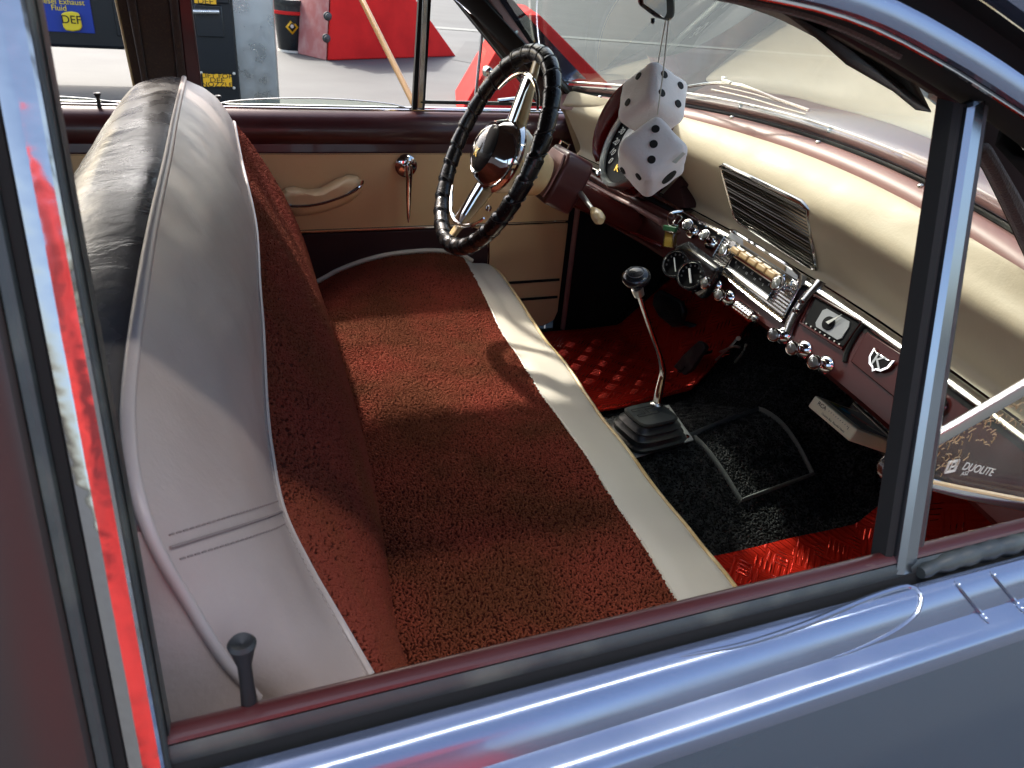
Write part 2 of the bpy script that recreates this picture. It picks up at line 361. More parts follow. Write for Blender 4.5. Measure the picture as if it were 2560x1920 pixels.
# ---- windshield ---------------------------------------------------
def scr(Y, t, off=0):                                 # t = height above the base
    return V((Xb(Y) - 1.29*t + off*.61, Y, zb(Y) + t + off*.79))
def hz(Y): return cat([.05, .18, .352, .387, .439, .572, .649, .737, .83, 1.0, 1.2, 1.32, 1.45], [1.16, 1.17, 1.212, 1.23, 1.254, 1.286, 1.297, 1.303, 1.307, 1.315, 1.325, 1.335, 1.345], Y)
n = 40
w_ = P_('windshield', MB().grid([[scr(.06 + 1.38*i/n, -.01 + j*.27/4) for j in range(5)] for i in range(n+1)]), 'screen')
gk = MB(); gk.tube([scr(.06 + 1.38*i/n, 0, .002) for i in range(n+1)], .007, 8)
gk.tube([scr(1.425, -.01 + .02*i, .002) for i in range(14)], .007, 8); gk.tube([scr(.075, -.01 + .02*i, .002) for i in range(14)], .007, 8)
P_('windshield_gasket', gk, 'rubber', w_)
# dusty outer weather strip seen through the glass
gk = MB(); gk.grid([[scr(.06 + 1.38*i/n, h, .012) for h in (-.004, .012)] for i in range(n+1)]); P_('outer_gasket', gk, 'rubber', w_, solid=.004)
gk = MB(); gk.tube([scr(.06 + 1.38*i/n, .019, .012) for i in range(n+1)], .0022, 6); P_('reveal_moulding', gk, 'alu', w_)
# inner rose trim with screws
def trimp(Y, k):
    prof = [(-.004, -.006), (-.012, .002), (-.022, .003), (-.034, -.004), (-.042, -.014), (-.044, -.03)]
    a, b = prof[k]; return V((Xb(Y) + a, Y, zb(Y) + b))
tr = P_('windshield_trim', MB().grid([[trimp(.08 + 1.34*i/n, k) for k in range(6)] for i in range(n+1)]), 'pink')
for px, py in ((1828, 303), (2041, 373), (2294, 487), (1440, 245), (1500, 248)):
    p = onf(px, py, lambda q: q.x - Xb(q.y) + .023)
    s = MB().lathe([(0, .0025), (.003, .0022), (.0045, .0008), (.0045, -.004)], (p.x, p.y, zb(p.y) + .003), (-.15, 0, 1), 14)
    so_ = P_('screw', s, 'chromed', tr)
# cowl, hood and front fenders
def hood(u, v):                                       # u 0..1 forward, v 0..1 across
    Y = lerp(-.012, 1.512, v); yc = max(.06, min(1.44, Y)); x0 = Xb(yc) + .02; X = lerp(x0, 2.35, u)
    zm = lerp(zb(yc) - .022, .965, u) + .055*math.sin(math.pi*u)
    return V((X, Y, .982 - .05*u*u + (zm - .982 + .05*u*u)*(1 - abs(2*v-1)**lerp(14, 4, u**.5))))
P_('hood', MB().grid([[hood(i/16, j/20) for j in range(21)] for i in range(17)]), 'bluedark', sub=1)

# wipers
def wiper(pts_arm, pts_blade):
    t = MB()
    g3 = lambda p: onf(p[0], p[1], screenf) + V((.61, 0, .79)) * .016
    arm = spl([g3(p) for p in pts_arm], 12); t.tube(arm, .0028, 6)
    o_ = P_('wiper', t, 'chromed')
    b = spl([g3(p) for p in pts_blade], 14); q = MB().tube([p + V((0, 0, -.004)) for p in b], .0018, 5)
    q.tube([p + V((.002, 0, .004)) for p in b[1:-1]], .0012, 5); P_('blade', q, 'white', o_)
    c = MB(); m_ = arm[len(arm)//2]; c.box(m_ + V((0, 0, .002)), (.008, .026, .006)); c.box(m_ + V((0, .012, .006)), (.006, .01, .006)); P_('bracket', c, 'alu', o_, bevel=.001)
    return o_
wiper([(1640, 246), (1762, 226), (1840, 232), (1900, 258), (1960, 280), (2005, 296)], [(1765, 236), (1850, 256), (1930, 280), (1998, 300)])
wiper([(2212, 400), (2240, 402), (2300, 428), (2350, 452), (2480, 540)], [(2215, 414), (2290, 446), (2400, 512), (2500, 590)])

# ---- roof ---------------------------------------------------------
def edgez(X): return cat([-1.5, -.6, 0, .28, .335, .396, .44, .486, .54, .66, .80, .9], [1.22, 1.33, 1.335, 1.318, 1.310, 1.292, 1.276, 1.258, 1.232, 1.145, 1.045, .98], X)
def side(X, n_, yo, far=False):                       # point on the door frame edge: n_ outwards in X-Z, yo towards outside
    z = edgez(X); d = (edgez(X + .01) - edgez(X - .01)) / .02; nn = V((-d, 0, 1)).normalized()
    p = V((X, 0, z)) + nn * n_; p.y = ys(z) - yo
    return mir(p) if far else p
xs = [-1.3 + i*.06 for i in range(22)] + [.0 + i*.02 for i in range(42)]
def roofz(X, v):
    e = edgez(min(X, .38)) + .040; c = cat([-1.5, -.5, 0, .45, .66], [1.36, 1.43, 1.42, 1.375, 1.335], X)
    return lerp(e, max(c, e), 1 - abs(2*v - 1) ** 2.6)
rf = MB()
xr = [x for x in xs if x < .60] + [.60, .63]
xfront = lambda v: .40 + .28*(1 - abs(2*v - 1)**5)
def roofp(a, v, dz=0, inn=0):
    x = lerp(-1.3, xfront(v), a); xe = min(x, .40)
    return V((x, lerp(ys(edgez(xe)) - .012 + inn, 1.512 - ys(edgez(xe)) - inn, v), roofz(x, v) + dz))
rf.grid([[roofp(i/40, k/24) for k in range(25)] for i in range(41)])
roof = P_('roof', rf, 'bluepaint', solid=.006)
hl = MB(); hl.grid([[V((x, lerp(ys(edgez(x)) + .03, 1.47 - ys(edgez(x)), v), min(roofz(x, v) - .03, 1.36 if x < .5 else 9))) for v in [k/16 for k in range(17)]] for x in [q for q in xs if q < .5]])
P_('headliner', hl, 'hl', roof)
hd = MB()                                             # windshield header board with rounded corners
hd.grid([[scr(Y, hz(Y) - zb(Y), -.004) + V(d_) for d_ in ((0, 0, 0), (-.02, 0, .004), (-.06, 0, .022), (-.13, 0, .045))] for Y in [.37 + 1.07*i/60 for i in range(61)]])
hd.grid([[scr(Y, hz(Y) - zb(Y), -.004), scr(Y, max(.31, hz(Y) - zb(Y) + .02) - .05, .004)] for Y in [.37 + 1.07*i/60 for i in range(61)]])
P_('windshield_header', hd, 'fabric', roof, solid=.004)
hb = MB(); hb.tube([scr(Y, hz(Y) - zb(Y) + .003, -.008) for Y in [.40 + 1.0*i/60 for i in range(61)]], .0035, 6); P_('header_bead', hb, 'fabric', roof)

# ---- body sides ---------------------------------------------------
def sidesec(X, far):
    k = .008 * max(0, min(1, (X - 0) / .5)) - .03*max(0, (X - .9)) - .0
    pts = [(-.0162, .974), (-.0168, .9820), (-.0200, .9855), (-.0265 + k*.3, .9858), (-.0340 + k*.6, .9822), (-.0405 + k*.9, .9757), (-.0452 + k, .9670), (-.0460 + k, .9652), (-.0482 + k, .9642), (-.0545 + k, .9622), (-.0605 + k, .9590), (-.0632 + k, .9555), (-.0645 + k, .9480), (-.071 + k, .925), (-.080 + k, .87), (-.092 + k, .80), (-.11 + k, .65), (-.10, .45), (-.07, .30)]
    return [mir(V((X, y, z))) if far else V((X, y, z)) for y, z in pts]
for far in (0, 1):
    for nm, x0, x1 in (('rear_quarter_panel', -1.9, -.985), ('rear_door_panel', -.98, -.078), ('front_door_panel', -.074, .886), ('front_fender', .89, 2.4)):
        m_ = max(4, int((x1 - x0) / .06)); secs = [sidesec(lerp(x0, x1, i/m_), far) for i in range(m_+1)]
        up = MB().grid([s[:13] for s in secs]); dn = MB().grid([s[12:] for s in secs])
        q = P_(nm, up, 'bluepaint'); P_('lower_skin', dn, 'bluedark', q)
        if nm == 'front_door_panel': door_skin = q if not far else None; skin = q if not far else globals().get('skin')
# ribs on the shoulder ahead of the window, and the curled crease under the vent window
def bodyz(p):
    sc = sidesec(p.x, 0); y = max(sc[13].y, min(sc[2].y, p.y))
    for a, b in zip(sc[2:14], sc[3:15]):
        if b.y <= y <= a.y: return lerp(a.z, b.z, (a.y - y)/(a.y - b.y))
    return sc[13].z
onbody = lambda a, b, up=0: onf(a, b, lambda p: p.z - bodyz(p), lo=.25, hi=1.2, n=700) + V((0, 0, up))
for a, b in (((2386, 1452), (2472, 1560)), ((2475, 1428), (2562, 1535)), ((2562, 1405), (2650, 1508))):
    pth = [onbody(lerp(a[0], b[0], t/12), lerp(a[1], b[1], t/12), .0002) for t in range(13)]
    P_('rib', MB().tube(pth, [.0004] + [.0019]*11 + [.0004], 8, flat=.9), 'bluepaint', skin)
cp = [(1700, 1640), (1850, 1612), (2000, 1565), (2130, 1512), (2220, 1478), (2275, 1466), (2300, 1485), (2292, 1530), (2240, 1575), (2160, 1615), (2080, 1645)]
cps = spl([V((a, b, 0)) for a, b in cp], 46)
P_('curled_crease', MB().tube([onbody(p.x, p.y, -.0004) for p in cps], [.0006 + .0016*math.sin(math.pi*i/45)**.7 for i in range(46)], 8), 'bluepaint', skin)

# ---- doors (inside) ----------------------------------------------
def silltrim(far, x0, x1):
    prof = [(-.0075, .999), (-.004, 1.0015), (.004, 1.0015), (.014, .998), (.026, .989), (.035, .975), (.039, .955), (.036, .942), (.031, .934), (.034, .918), (.04, .914)]
    if not far: prof = [(-.0098, .9975), (-.0088, .9992), (-.0045, 1.0005), (-.0005, 1.0000), (.0026, .9970), (.0060, .990), (.012, .978), (.020, .960), (.030, .940), (.034, .918), (.04, .914)]
    k = max(2, int((x1-x0)/.1)); rows = []
    for i in range(k+1):
        X = lerp(x0, x1, i/k); r_ = [V((X, y, z)) for y, z in prof]; rows.append([mir(p) for p in r_] if far else r_)
    return MB().grid(rows)
def strip(far, pts, x0, x1):
    t = MB(); k = [V((x0, y, z)) for y, z in pts]; k = [mir(p) for p in k] if far else k
    return t.prism(k, (x1 - x0, 0, 0))
def lock_knob(p, parent, h=.030, r=.0085):
    k = MB().lathe([(r*.62, -.004), (r*.6, 0), (r*.5, h*.3), (r*.5, h*.65), (r*.8, h*.88), (r, h), (r*.8, h*1.05), (0, h*1.0)], p, (0, 0, 1), 20)
    return P_('lock_knob', k, 'black', parent)
for far in (0, 1):
    for nm, x0, x1 in (('rear_door', -.975, -.10 if not far else -.11), ('front_door', -.046 if not far else .01, .872)):
        d = P_(nm, silltrim(far, x0, x1), 'maroon', solid=0)
        ws = strip(far, ([(-.0077, .9990), (-.0077, .97), (-.0128, .97), (-.0126, .993), (-.0115, .9965)] if far else [(-.0099, .9965), (-.0099, .97), (-.0134, .97), (-.0133, .990), (-.0124, .9935)]), x0, x1); P_('weatherstrip', ws, 'rubber', d)
        ws = strip(far, [(-.0135, .9880), (-.0135, .96), (-.03, .96), (-.0165, .976), (-.0160, .979)], x0, x1); P_('slot', ws, 'gap', d)
        # window glass wound down, with just its edge above the slot
        if far:
            gp = [V((x0 + .02, 1.5105, .95)), V((x1 - (.42 if nm == 'front_door' else .02), 1.5105, .95))]
            gg = MB(); top = [V((lerp(gp[1].x, gp[0].x, t), 1.511, 1.004 + .018*math.sin(math.pi*t)**.6)) for t in [i/12 for i in range(13)]]
            gg.prism(gp + top, (0, .004, 0)); P_('window_glass', gg, 'glass', d)
            gg = MB().tube(top, .0016, 6); P_('glass_edge', gg, 'alu', d)
            cm = MB().tube([V((x0, 1.500, 1.003)), V((x1, 1.500, 1.003))], .0025, 6).tube([V((x0, 1.513, 1.004)), V((x1, 1.513, 1.004))], .0045, 8); P_('belt_moulding', cm, 'chrome', d)
        # upholstered card
        zc = .742
        card = MB()
        k = 24; f_ = (lambda p: mir(p)) if far else (lambda p: p)
        card.grid([[f_(V((lerp(x0, x1 - .012, i/k), .039 + .004*math.sin(math.pi*j/6), lerp(.745, .916, j/6)))) for j in range(7)] for i in range(k+1)])
        P_('upholstered_panel', card, 'creamdoor', d)
        cm = MB().tube([f_(V((x0, .043, zc))), f_(V((x1 - .012, .043, zc)))], .0028, 6); P_('trim_strip', cm, 'chrome', d)
        if nm == 'front_door':
            xk = .60
            card = MB(); o1 = [f_(V((x, .044, z))) for x, z in ((xk, .739), (xk, .47), (x1 - .05, .45), (x1 - .02, .465), (x1 - .012, .49), (x1 - .012, .739))]
            card.prism(o1, (0, -.02 if not far else .02, 0)); P_('kick_panel', card, 'creamdoor', d, bevel=.003)
            for zz in (.585, .535):
                cm = MB().box(f_(V(((.64 + x1)/2, .0455, zz))), (x1 - .68, .004, .006)); P_('groove', cm, 'gap', d)
            o1 = [f_(V((x, .046, z))) for x, z in ((x0, .738), (x0, .44), (xk + .045, .44), (xk + .045, .68), (xk + .035, .715), (xk + .01, .735))]
            card = MB().prism(o1, (0, -.02 if not far else .02, 0)); P_('carpeted_panel', card, 'darkmar', d, bevel=.002)
            cm = MB().tube([f_(V((x, .047, z))) for x, z in ((xk + .047, .45), (xk + .047, .66), (xk + .044, .70), (xk + .028, .727), (xk, .737))], .002, 6); P_('binding', cm, 'dashmar', d)
        else:
            card = MB().prism([f_(V((x, .044, z))) for x, z in ((x0, .738), (x0, .44), (x1, .44), (x1, .738))], (0, -.02 if not far else .02, 0)); P_('carpeted_panel', card, 'darkmar', d)
        if not far and nm == 'front_door': nd = d
        if far and nm == 'front_door': fd = d
        if far and nm == 'rear_door': frd = d
lock_knob(V((onZ(625, 1775, 1.0).x, .002, .999)), nd, .040, .0066)
for q, dd in ((250, frd), (548, fd)):
    p = onY(q, 275, 1.49); lock_knob(V((p.x, 1.49, 1.0)), dd, .026, .007)

# far door crank handle and armrest
pc = onY(1015, 415, 1.452)
hn = P_('door_handle', MB().lathe([(.026, 0), (.0255, .004), (.02, .008), (.010, .010), (.009, .022), (.011, .026), (0, .028)], (pc.x, 1.455, pc.z), (0, -1, 0), 32), 'chrome', fd)
pe = onY(1021, 557, 1.43)
lv = MB().tube(spl([(pc.x, 1.430, pc.z + .006), (pc.x + .001, 1.426, pc.z - .02), ((pc.x + pe.x)/2, 1.427, (pc.z+pe.z)/2), (pe.x, 1.43, pe.z)], 12), [.009, .0088, .008, .0072, .0068, .0064, .006, .0056, .005, .0044, .0035, .001], 10, flat=.55)
P_('handle_lever', lv, 'chrome', fd)
ar = [(700, 487), (712, 470), (735, 466), (765, 474), (800, 470), (840, 448), (868, 437), (893, 440), (906, 455), (900, 475), (870, 500), (820, 520), (770, 531), (735, 534), (712, 520)]
pts = [onY(a, b, 1.452) for a, b in ar]; ct = sum(pts, V()) / len(pts); loop = []
for i in range(len(pts)):
    for t in (0, .5): a, b = pts[i], pts[(i+1) % len(pts)]; loop.append(a.lerp(b, t))
rings = [[ct + (p - ct)*s + V((0, -h, 0)) for p in loop] for s, h in ((1.0, -.002), (1.0, .012), (.97, .024), (.86, .034), (.6, .040), (.25, .041), (.01, .041))]
arm = P_('armrest', MB().grid(rings, cv=True), 'creamdoor', fd)
lowr = [i for i in range(len(loop)) if loop[i].z < ct.z + .012]
lo = sorted([p for p in loop if p.z < lerp(ct.z, p.z, .0) + (p.x - ct.x)*.12], key=lambda p: p.x)
tp = [onY(a, b, 1.408) for a, b in ((697, 492), (705, 506), (735, 515), (790, 511), (840, 497), (880, 480), (904, 462), (906, 450))]
P_('armrest_trim', MB().tube(spl(tp, 24), .0038, 8), 'chrome', fd)

# ---- far pillars and window frames --------------------------------
def quadY(pix, Y, th):                                # plank from four picture corners, on the plane of the far windows
    return MB().prism([onY(a, b, Y) for a, b in pix], (0, th, 0))
def ext(l, y0, y1):                                   # line given as ((x,y),(x,y)) -> x at y0,y1
    (xa, ya), (xb, yb) = l; f = lambda y: xa + (xb - xa)*(y - ya)/(yb - ya); return (f(y0), y0), (f(y1), y1)
Ls = {'a': ((1141, 0), (1334, 240)), 'b': ((1156, 0), (1350, 240)), 'c': ((1190, 0), (1372, 240)), 'd': ((1222, 0), (1390, 238)), 'e': ((1250, 0), (1414, 236)), 'f': ((1262, 0), (1430, 240))}
def pl(a, b, Y, th, y0=-130, y1=262):
    p, q = ext(Ls[a], y0, y1); r_, s = ext(Ls[b], y0, y1); return quadY([p, q, s, r_], Y, th)
ap = P_('windshield_pillar', pl('a', 'f', 1.462, .03), 'gap')
P_('pillar_gasket', pl('a', 'b', 1.452, .01), 'rubber', ap, bevel=.002)
P_('pillar_cloth', pl('b', 'c', 1.444, .018), 'fabric', ap, bevel=.005); P_('pillar_cloth', pl('c', 'd', 1.438, .024), 'fabric', ap, bevel=.005)
P_('pillar_trim', pl('d', 'e', 1.430, .034), 'pink', ap, bevel=.004)
p = onY(1291, 80, 1.429); P_('screw', MB().lathe([(0, .002), (.0035, .0018), (.0045, 0)], p, (0, -1, 0), 14), 'chromed', ap)
nps = [(.80, 1.04), (.47, 1.262), (.40, 1.29)]
# near windshield pillar, seen from outside behind the vent window
q = MB(); 
nb = lambda X, o, yo: side(X, o, yo)
q.grid([[side(X, a, b) for a, b in ((-.006, -.010), (-.006, -.030), (.0, -.045), (.01, -.050))] for X in [.53 + i*.03 for i in range(12)]])
npil = P_('windshield_pillar', q, 'gap', solid=.004)
bq = [(2060, 82), (2200, 160), (2285, 212), (2330, 242), (2372, 305), (2410, 360), (2454, 428), (2500, 520), (2555, 638), (2640, 790)]
tq = [(2830, 790), (2700, 600), (2600, 470), (2480, 330), (2380, 190), (2280, 130), (2150, 70), (2090, 40)]
P_('pillar_board', MB().prism([onY(a, b, .165) for a, b in bq + tq], (0, -.012, 0)), 'darkmar', npil, bevel=.002)
P_('pillar_cloth', MB().prism([onY(a, b, .160) for a, b in bq[5:] + [(2690, 790), (2590, 600), (2520, 470), (2450, 350)]], (0, -.012, 0)), 'fabric', npil, bevel=.004)
P_('loose_thread', MB().tube([onY(a, b, .16) for a, b in ((2326, 238), (2345, 248), (2378, 251))], .0022, 6).tube([onY(a, b, .16) for a, b in ((2334, 243), (2354, 258), (2374, 284))], .0014, 6), 'white', npil)
bp = {'a': ((289, 0), (335, 217)), 'b': ((316, 0), (357, 217)), 'c': ((338, 0), (371, 217)), 'd': ((423, 0), (446, 217)), 'e': ((445, 0), (468, 217)), 'f': ((479, 0), (506, 225))}
Ls.update({'g' + k: v for k, v in bp.items()})
bpl = P_('door_pillar', pl('ga', 'gf', 1.47, .03, -140, 300), 'gap')
P_('pillar_channel', pl('ga', 'gb', 1.466, .006, -140, 290), 'fabric', bpl); 
P_('pillar_bead', MB().tube([onY(*ext(Ls['ga'], -140, 290)[0], 1.463), onY(*ext(Ls['ga'], -140, 290)[1], 1.463)], .0022, 6), 'ivory', bpl)
for a, b, Y in (('gb', 'gc', 1.452), ('gc', 'gd', 1.458), ('gd', 'ge', 1.452)): P_('pillar_cloth', pl(a, b, Y, .02, -140, 330), 'fabric', bpl, bevel=.005, seg=3)
P_('pillar_trim', pl('ge', 'gf', 1.455, .02, -140, 330), 'maroon', bpl, bevel=.003)
# division bar and vent frame of the far window
Ls.update({'h1': ((1047, 0), (1032, 262)), 'h2': ((1057, 0), (1043, 268)), 'h3': ((1070, 0), (1058, 268)), 'h4': ((1078, 0), (1062, 268))})
db = P_('division_bar', pl('h2', 'h3', 1.496, .012, -110, 272), 'chromed', fd, bevel=.002)
P_('run_channel', pl('h1', 'h2', 1.500, .012, -110, 272), 'gap', fd); P_('run_channel', pl('h3', 'h4', 1.500, .012, -110, 272), 'gap', fd)
vf = MB().tube([onY(1206, 72, 1.50), onY(1196, 170, 1.50), onY(1187, 264, 1.50)], .004, 8); P_('vent_frame', vf, 'chrome', fd)
q = MB().lathe([(.012, 0), (.010, .012), (.004, .016), (.004, .03), (.008, .034), (0, .036)], onY(1216, 178, 1.51), (.3, -1, 0), 20); P_('vent_latch', q, 'chromed', fd)
q = MB().prism([onY(a, b, 1.505) for a, b in ((1206, 72), (1187, 262), (1345, 262), (1225, 90))], (0, .003, 0)); P_('vent_glass', q, 'glass', fd)
q = MB().box(onY(1215, 258, 1.50) + V((.0, 0, .0)), (.32, .008, .008)); P_('vent_sill', q, 'rubber', fd, bevel=.002)
q = MB().tube([onY(a, b, 1.50) for a, b in ((1245, 252), (1300, 246), (1335, 238), (1345, 225))], .005, 8); P_('vent_hinge', q, 'chrome', fd)
# upper frames of the side windows, both sides
for far in (0, 1):
    fr_ = MB()
    band = MB(); gp_ = MB(); inn = MB()
    X_ = [x for x in xs if -1.25 < x < .87]
    bp_ = ((.0, .028), (-.001, .031), (.0005, .034), (.010, .0355), (.0125, .034), (.0135, .029), (.0135, .02))
    band.grid([[side(X, a, b, far) for a, b in bp_] for X in X_])
    gp_.grid([[side(X, a, b, far) for a, b in ((.0135, .02), (.016, -.010), (.036, -.006), (.0385, .010))] for X in X_])  # gutter coloured black for the shadow inside the drip channel
    inn.grid([[side(X, a, b, far) for a, b in ((.0, .028), (-.002, .02), (-.003, .012), (-.004, .006), (-.004, -.004), (-.004, -.010), (-.002, -.022), (.004, -.035), (.012, -.048), (.022, -.056))] for X in X_])
    fx = P_('window_frame', band, 'bluepaint'); P_('gutter', gp_, 'gap', fx); P_('inner_rubber', inn, 'gap', fx)
    rd = MB().tube([side(X, -.0015, .0265, far) for X in X_], .0016, 6); P_('frame_bead', rd, 'chrome', fx)
    rd = MB().tube([side(X, -.0045, .008, far) for X in X_ if X < .40], .0018, 6); P_('felt_bead', rd, 'fabric', fx)
    # painted roof side above the gutter running down to the cowl
    q = MB().grid([[side(X, a, b, far) for a, b in ((.0385, .012), (.041, .024), (.046, .026), (.054, .018), (.064, -.004), (.068, -.04))] for X in X_ if X > -1.2]); P_('roof_rail', q, 'bluepaint', roof)

# ---- near door pillar: chrome window channel and painted rear door frame ---
def vert(name, sec, mat, z0=.985, z1=1.345, parent=None, slope=-.029, k=24, far=False):
    rows = []
    for i in range(k+1):
        z = lerp(z0, z1, i/k); rows.append([V((x + slope*(z-1), ys(z) + y, z)) for x, y in sec])
    return P_(name, MB().grid(rows, cv=True), mat, parent or car, smooth=25)
pil = vert('window_channel', [(-.0615, -.006), (-.0612, -.012), (-.0600, -.0145), (-.0552, -.0165), (-.0540, -.0165), (-.0475, -.0150), (-.0462, -.0135), (-.0460, -.006)], 'channel')
vert('channel_rubber', [(-.0662, -.002), (-.0662, -.0105), (-.0617, -.0105), (-.0617, -.002)], 'gap', parent=pil)
vert('inner_channel', [(-.0463, .002), (-.0463, -.0122), (-.0450, -.0128), (-.0440, -.0115), (-.0437, -.006), (-.0431, -.0075), (-.0424, -.004), (-.0427, .004)], 'rubber', parent=pil)
vert('pillar_edge_trim', [(-.0470, .004), (-.0430, .0045), (-.0450, .016), (-.0495, .018)], 'fabric', parent=pil)
pr = vert('rear_window_frame', [(-.0666, .01), (-.0666, -.0135), (-.0672, -.0150), (-.0690, -.0158), (-.0715, -.0155), (-.0722, -.0145), (-.0722, .01)], 'rubber')
vert('rear_window', [(-.0726, .01), (-.0726, -.0145), (-.0745, -.0175), (-.080, -.0195), (-.100, -.021), (-.125, -.021), (-.14, -.018), (-.142, .01)], 'glassdark', parent=pr)
for i in range(1): pass

# ---- near division bar --------------------------------------------
def slat(ptsb, ptst, mat, name, parent, bev=0):
    return P_(name, MB().prism(ptsb, (0, 0, 0)), mat, parent)
def bar(secb, sect, mat, name, parent, k=16):
    rows = []
    for i in range(k+1):
        t = i/k; rows.append([V((lerp(b[0], a[0], t), lerp(b[1], a[1], t), lerp(b[2], a[2], t))) for b, a in zip(secb, sect)])
    return P_(name, MB().grid(rows, cv=True), mat, parent, smooth=20)
def secat(pxs, py, Ys_):                              # section points from picture x at a height py
    return [onY(x, y, Y) for x, y, Y in zip(pxs, py, Ys_)]
yb_, yt_ = -.012, .083
def B4(xl, xr, yl, yr, d, Y): return [onY(xl, yl, Y) + V((0, d, 0)), onY(xl, yl, Y), onY((xl*2+xr)/3, (yl*2+yr)/3, Y) + V((0, -.0015, 0)), onY(xr, yr, Y), onY(xr, yr, Y) + V((0, d, 0))]
br = bar(B4(2240, 2288, 1436, 1428, .008, -.013), B4(2418, 2464, 270, 250, .008, .083), 'barmetal', 'division_bar', nd)
bar(B4(2206, 2240, 1440, 1436, .012, -.009), B4(2385, 2418, 255, 262, .012, .087), 'gap', 'run_channel', nd)
bar(B4(2199, 2214, 1442, 1440, .010, -.004), B4(2376, 2392, 250, 256, .010, .092), 'dashmar', 'run_channel_lip', nd)
bar(B4(2288, 2300, 1428, 1430, .006, -.009), B4(2464, 2473, 250, 262, .006, .087), 'rubber', 'run_channel', nd)
# ---- near vent window, swung round so that its point faces backwards
Yv = .035
vt = lambda pts, Yo=0: [onY(a, b, Yv + Yo + (a - 2200)*(-.00006)) for a, b in pts]
vw = P_('vent_window', MB().prism(vt([(2338, 1100), (2560, 960), (2680, 884), (2700, 1290), (2560, 1262), (2338, 1215)]), (0, .0035, 0)), 'vglass', nd)
P_('vent_frame', MB().tube(vt([(2300, 1118), (2400, 1062), (2560, 968), (2690, 890)], -.001), .0062, 8, flat=.6), 'chromed', nd)
P_('vent_frame', MB().tube(vt([(2290, 1202), (2400, 1232), (2560, 1266), (2700, 1292)], -.001), .0048, 8, flat=.6), 'chrome', nd)
P_('seal_residue', MB().tube(vt([(2300, 1198), (2400, 1219), (2560, 1250), (2700, 1276)], -.003), .0018, 6), 'ivory', nd)
ccx = MB(); ring = [onY(2268 + 62*math.cos(a), 1172 + 40*math.sin(a) - 12*math.cos(a), Yv) for a in [2*math.pi*i/24 for i in range(24)]]; ccx.prism(ring, (0, .006, 0)); P_('vent_corner_plate', ccx, 'chromed', nd, bevel=.001)
eM = frame(vt([(2447, 1174)], -.002)[0], onY(2470, 1180, Yv) - onY(2400, 1164, Yv), V((0, 0, 1)))
text('etched_lettering', 'DUOLITE', eM, .0088, M['paper'], nd, .0001, sx=1.05)
text('etched_lettering', 'AS2', frame(vt([(2412, 1184)], -.002)[0], (1, 0, -.1), (0, 0, 1)), .0045, M['paper'], nd, .0001)
em = MB(); 
for k_, r_ in ((0, .0062), (1, .0048)):
    cpt = vt([(2380, 1166)], -.002)[0]; em.tube([cpt + V((r_*max(-.8, min(.8, 1.25*math.cos(a))), 0, r_*max(-.8, min(.8, 1.25*math.sin(a))))) for a in [2*math.pi*i/20 for i in range(20)]], .0005, 5, closed=True)
em.tube([cpt + V((-.001, 0, -.005)), cpt + V((-.001, 0, .003)), cpt + V((.002, 0, .003)), cpt + V((.003, 0, .001)), cpt + V((.0015, 0, -.0005)), cpt + V((-.001, 0, -.0005))], .0005, 5)
P_('etched_emblem', em, 'paper', nd)
# dried droplets along the glass edge
dr = MB()
for i in range(150):
    t = random.random(); s_ = random.random()**1.6
    a, b = 2345 + 330*t, lerp(1105 - 198*t, 1105 - 198*t + 95*(1-.2*t), s_)
    c = vt([(a, b)], -.0022)[0]; an = random.uniform(0, 3.14); l = random.uniform(.001, .0035)
    dr.tube([c - V((math.cos(an)*l, 0, math.sin(an)*l)), c + V((.0006, 0, .0006)), c + V((math.cos(an)*l, 0, math.sin(an)*l))], .00032, 4)
P_('dried_droplets', dr, 'amber', nd)
# torn rubber lump of the vent seal
rb = [onZ(a, b, z) for a, b, z in ((2286, 1440, .99), (2330, 1380, 1.0), (2420, 1350, 1.004), (2560, 1310, 1.004), (2720, 1262, 1.0))]
rr_ = MB(); path = spl([onZ(a, b, .990) for a, b in ((2300, 1432), (2350, 1408), (2440, 1380), (2560, 1350), (2700, 1315))], 30)
rr_.tube(path, [.004 + .0035*min(1, i/6) + .0008*math.sin(i*1.7) for i in range(30)], 10)
P_('vent_seal', rr_, 'rubber', nd)
# ---- floor, tunnel, toe board ------------------------------------
def zf(X, Y): return .42 + .12*math.exp(-((Y - .75)/.2)**2) + max(0, X - 1.05)*.9*(.75 + .25*min(1, abs(Y-.75)/.3)) + .04*max(0, X-1.05)
zff = lambda p: p.z - zf(p.x, p.y)
fl = MB().grid([[V((x, y, zf(x, y))) for y in [.0 + 1.5*j/60 for j in range(61)]] for x in [-.2 + i*.04 for i in range(42)]])
floor = P_('floor_carpet', fl, 'carpet')
sdm = MB()
for Y0, s in ((.012, 1), (1.488, -1)):
    sdm.add([(.868, Y0, .38), (1.5, Y0, .38), (1.5, Y0, .965), (.868, Y0, .965)], [(0, 1, 2, 3)])
sdm.add([(1.48, 0, .38), (1.48, 1.5, .38), (1.25, 1.5, .96), (1.25, 0, .96)], [(0, 1, 2, 3)])
P_('kick_board', sdm, 'gap', solid=.006)
P_('door_post_trim', MB().tube([V((.878, 1.45, .44)), V((.878, 1.45, .90))], .007, 8), 'pink')
P_('rear_floor', MB().box((-.9, .75, .40), (1.4, 1.46, .02)), 'carpet')
rs = MB().box((-.95, .75, .60), (.42, 1.36, .25)).box((-1.22, .75, .80), (.16, 1.36, .5)); P_('rear_seat', rs, 'leather', bevel=.05, seg=4)
bk = MB().box((-1.42, .75, 1.0), (.06, 1.4, .9)); P_('rear_bulkhead', bk, 'hl', bevel=.01)
cg = [(x, y) for x, y in jgrid(.60, 1.16, .46, 1.02, .0052, 8)]
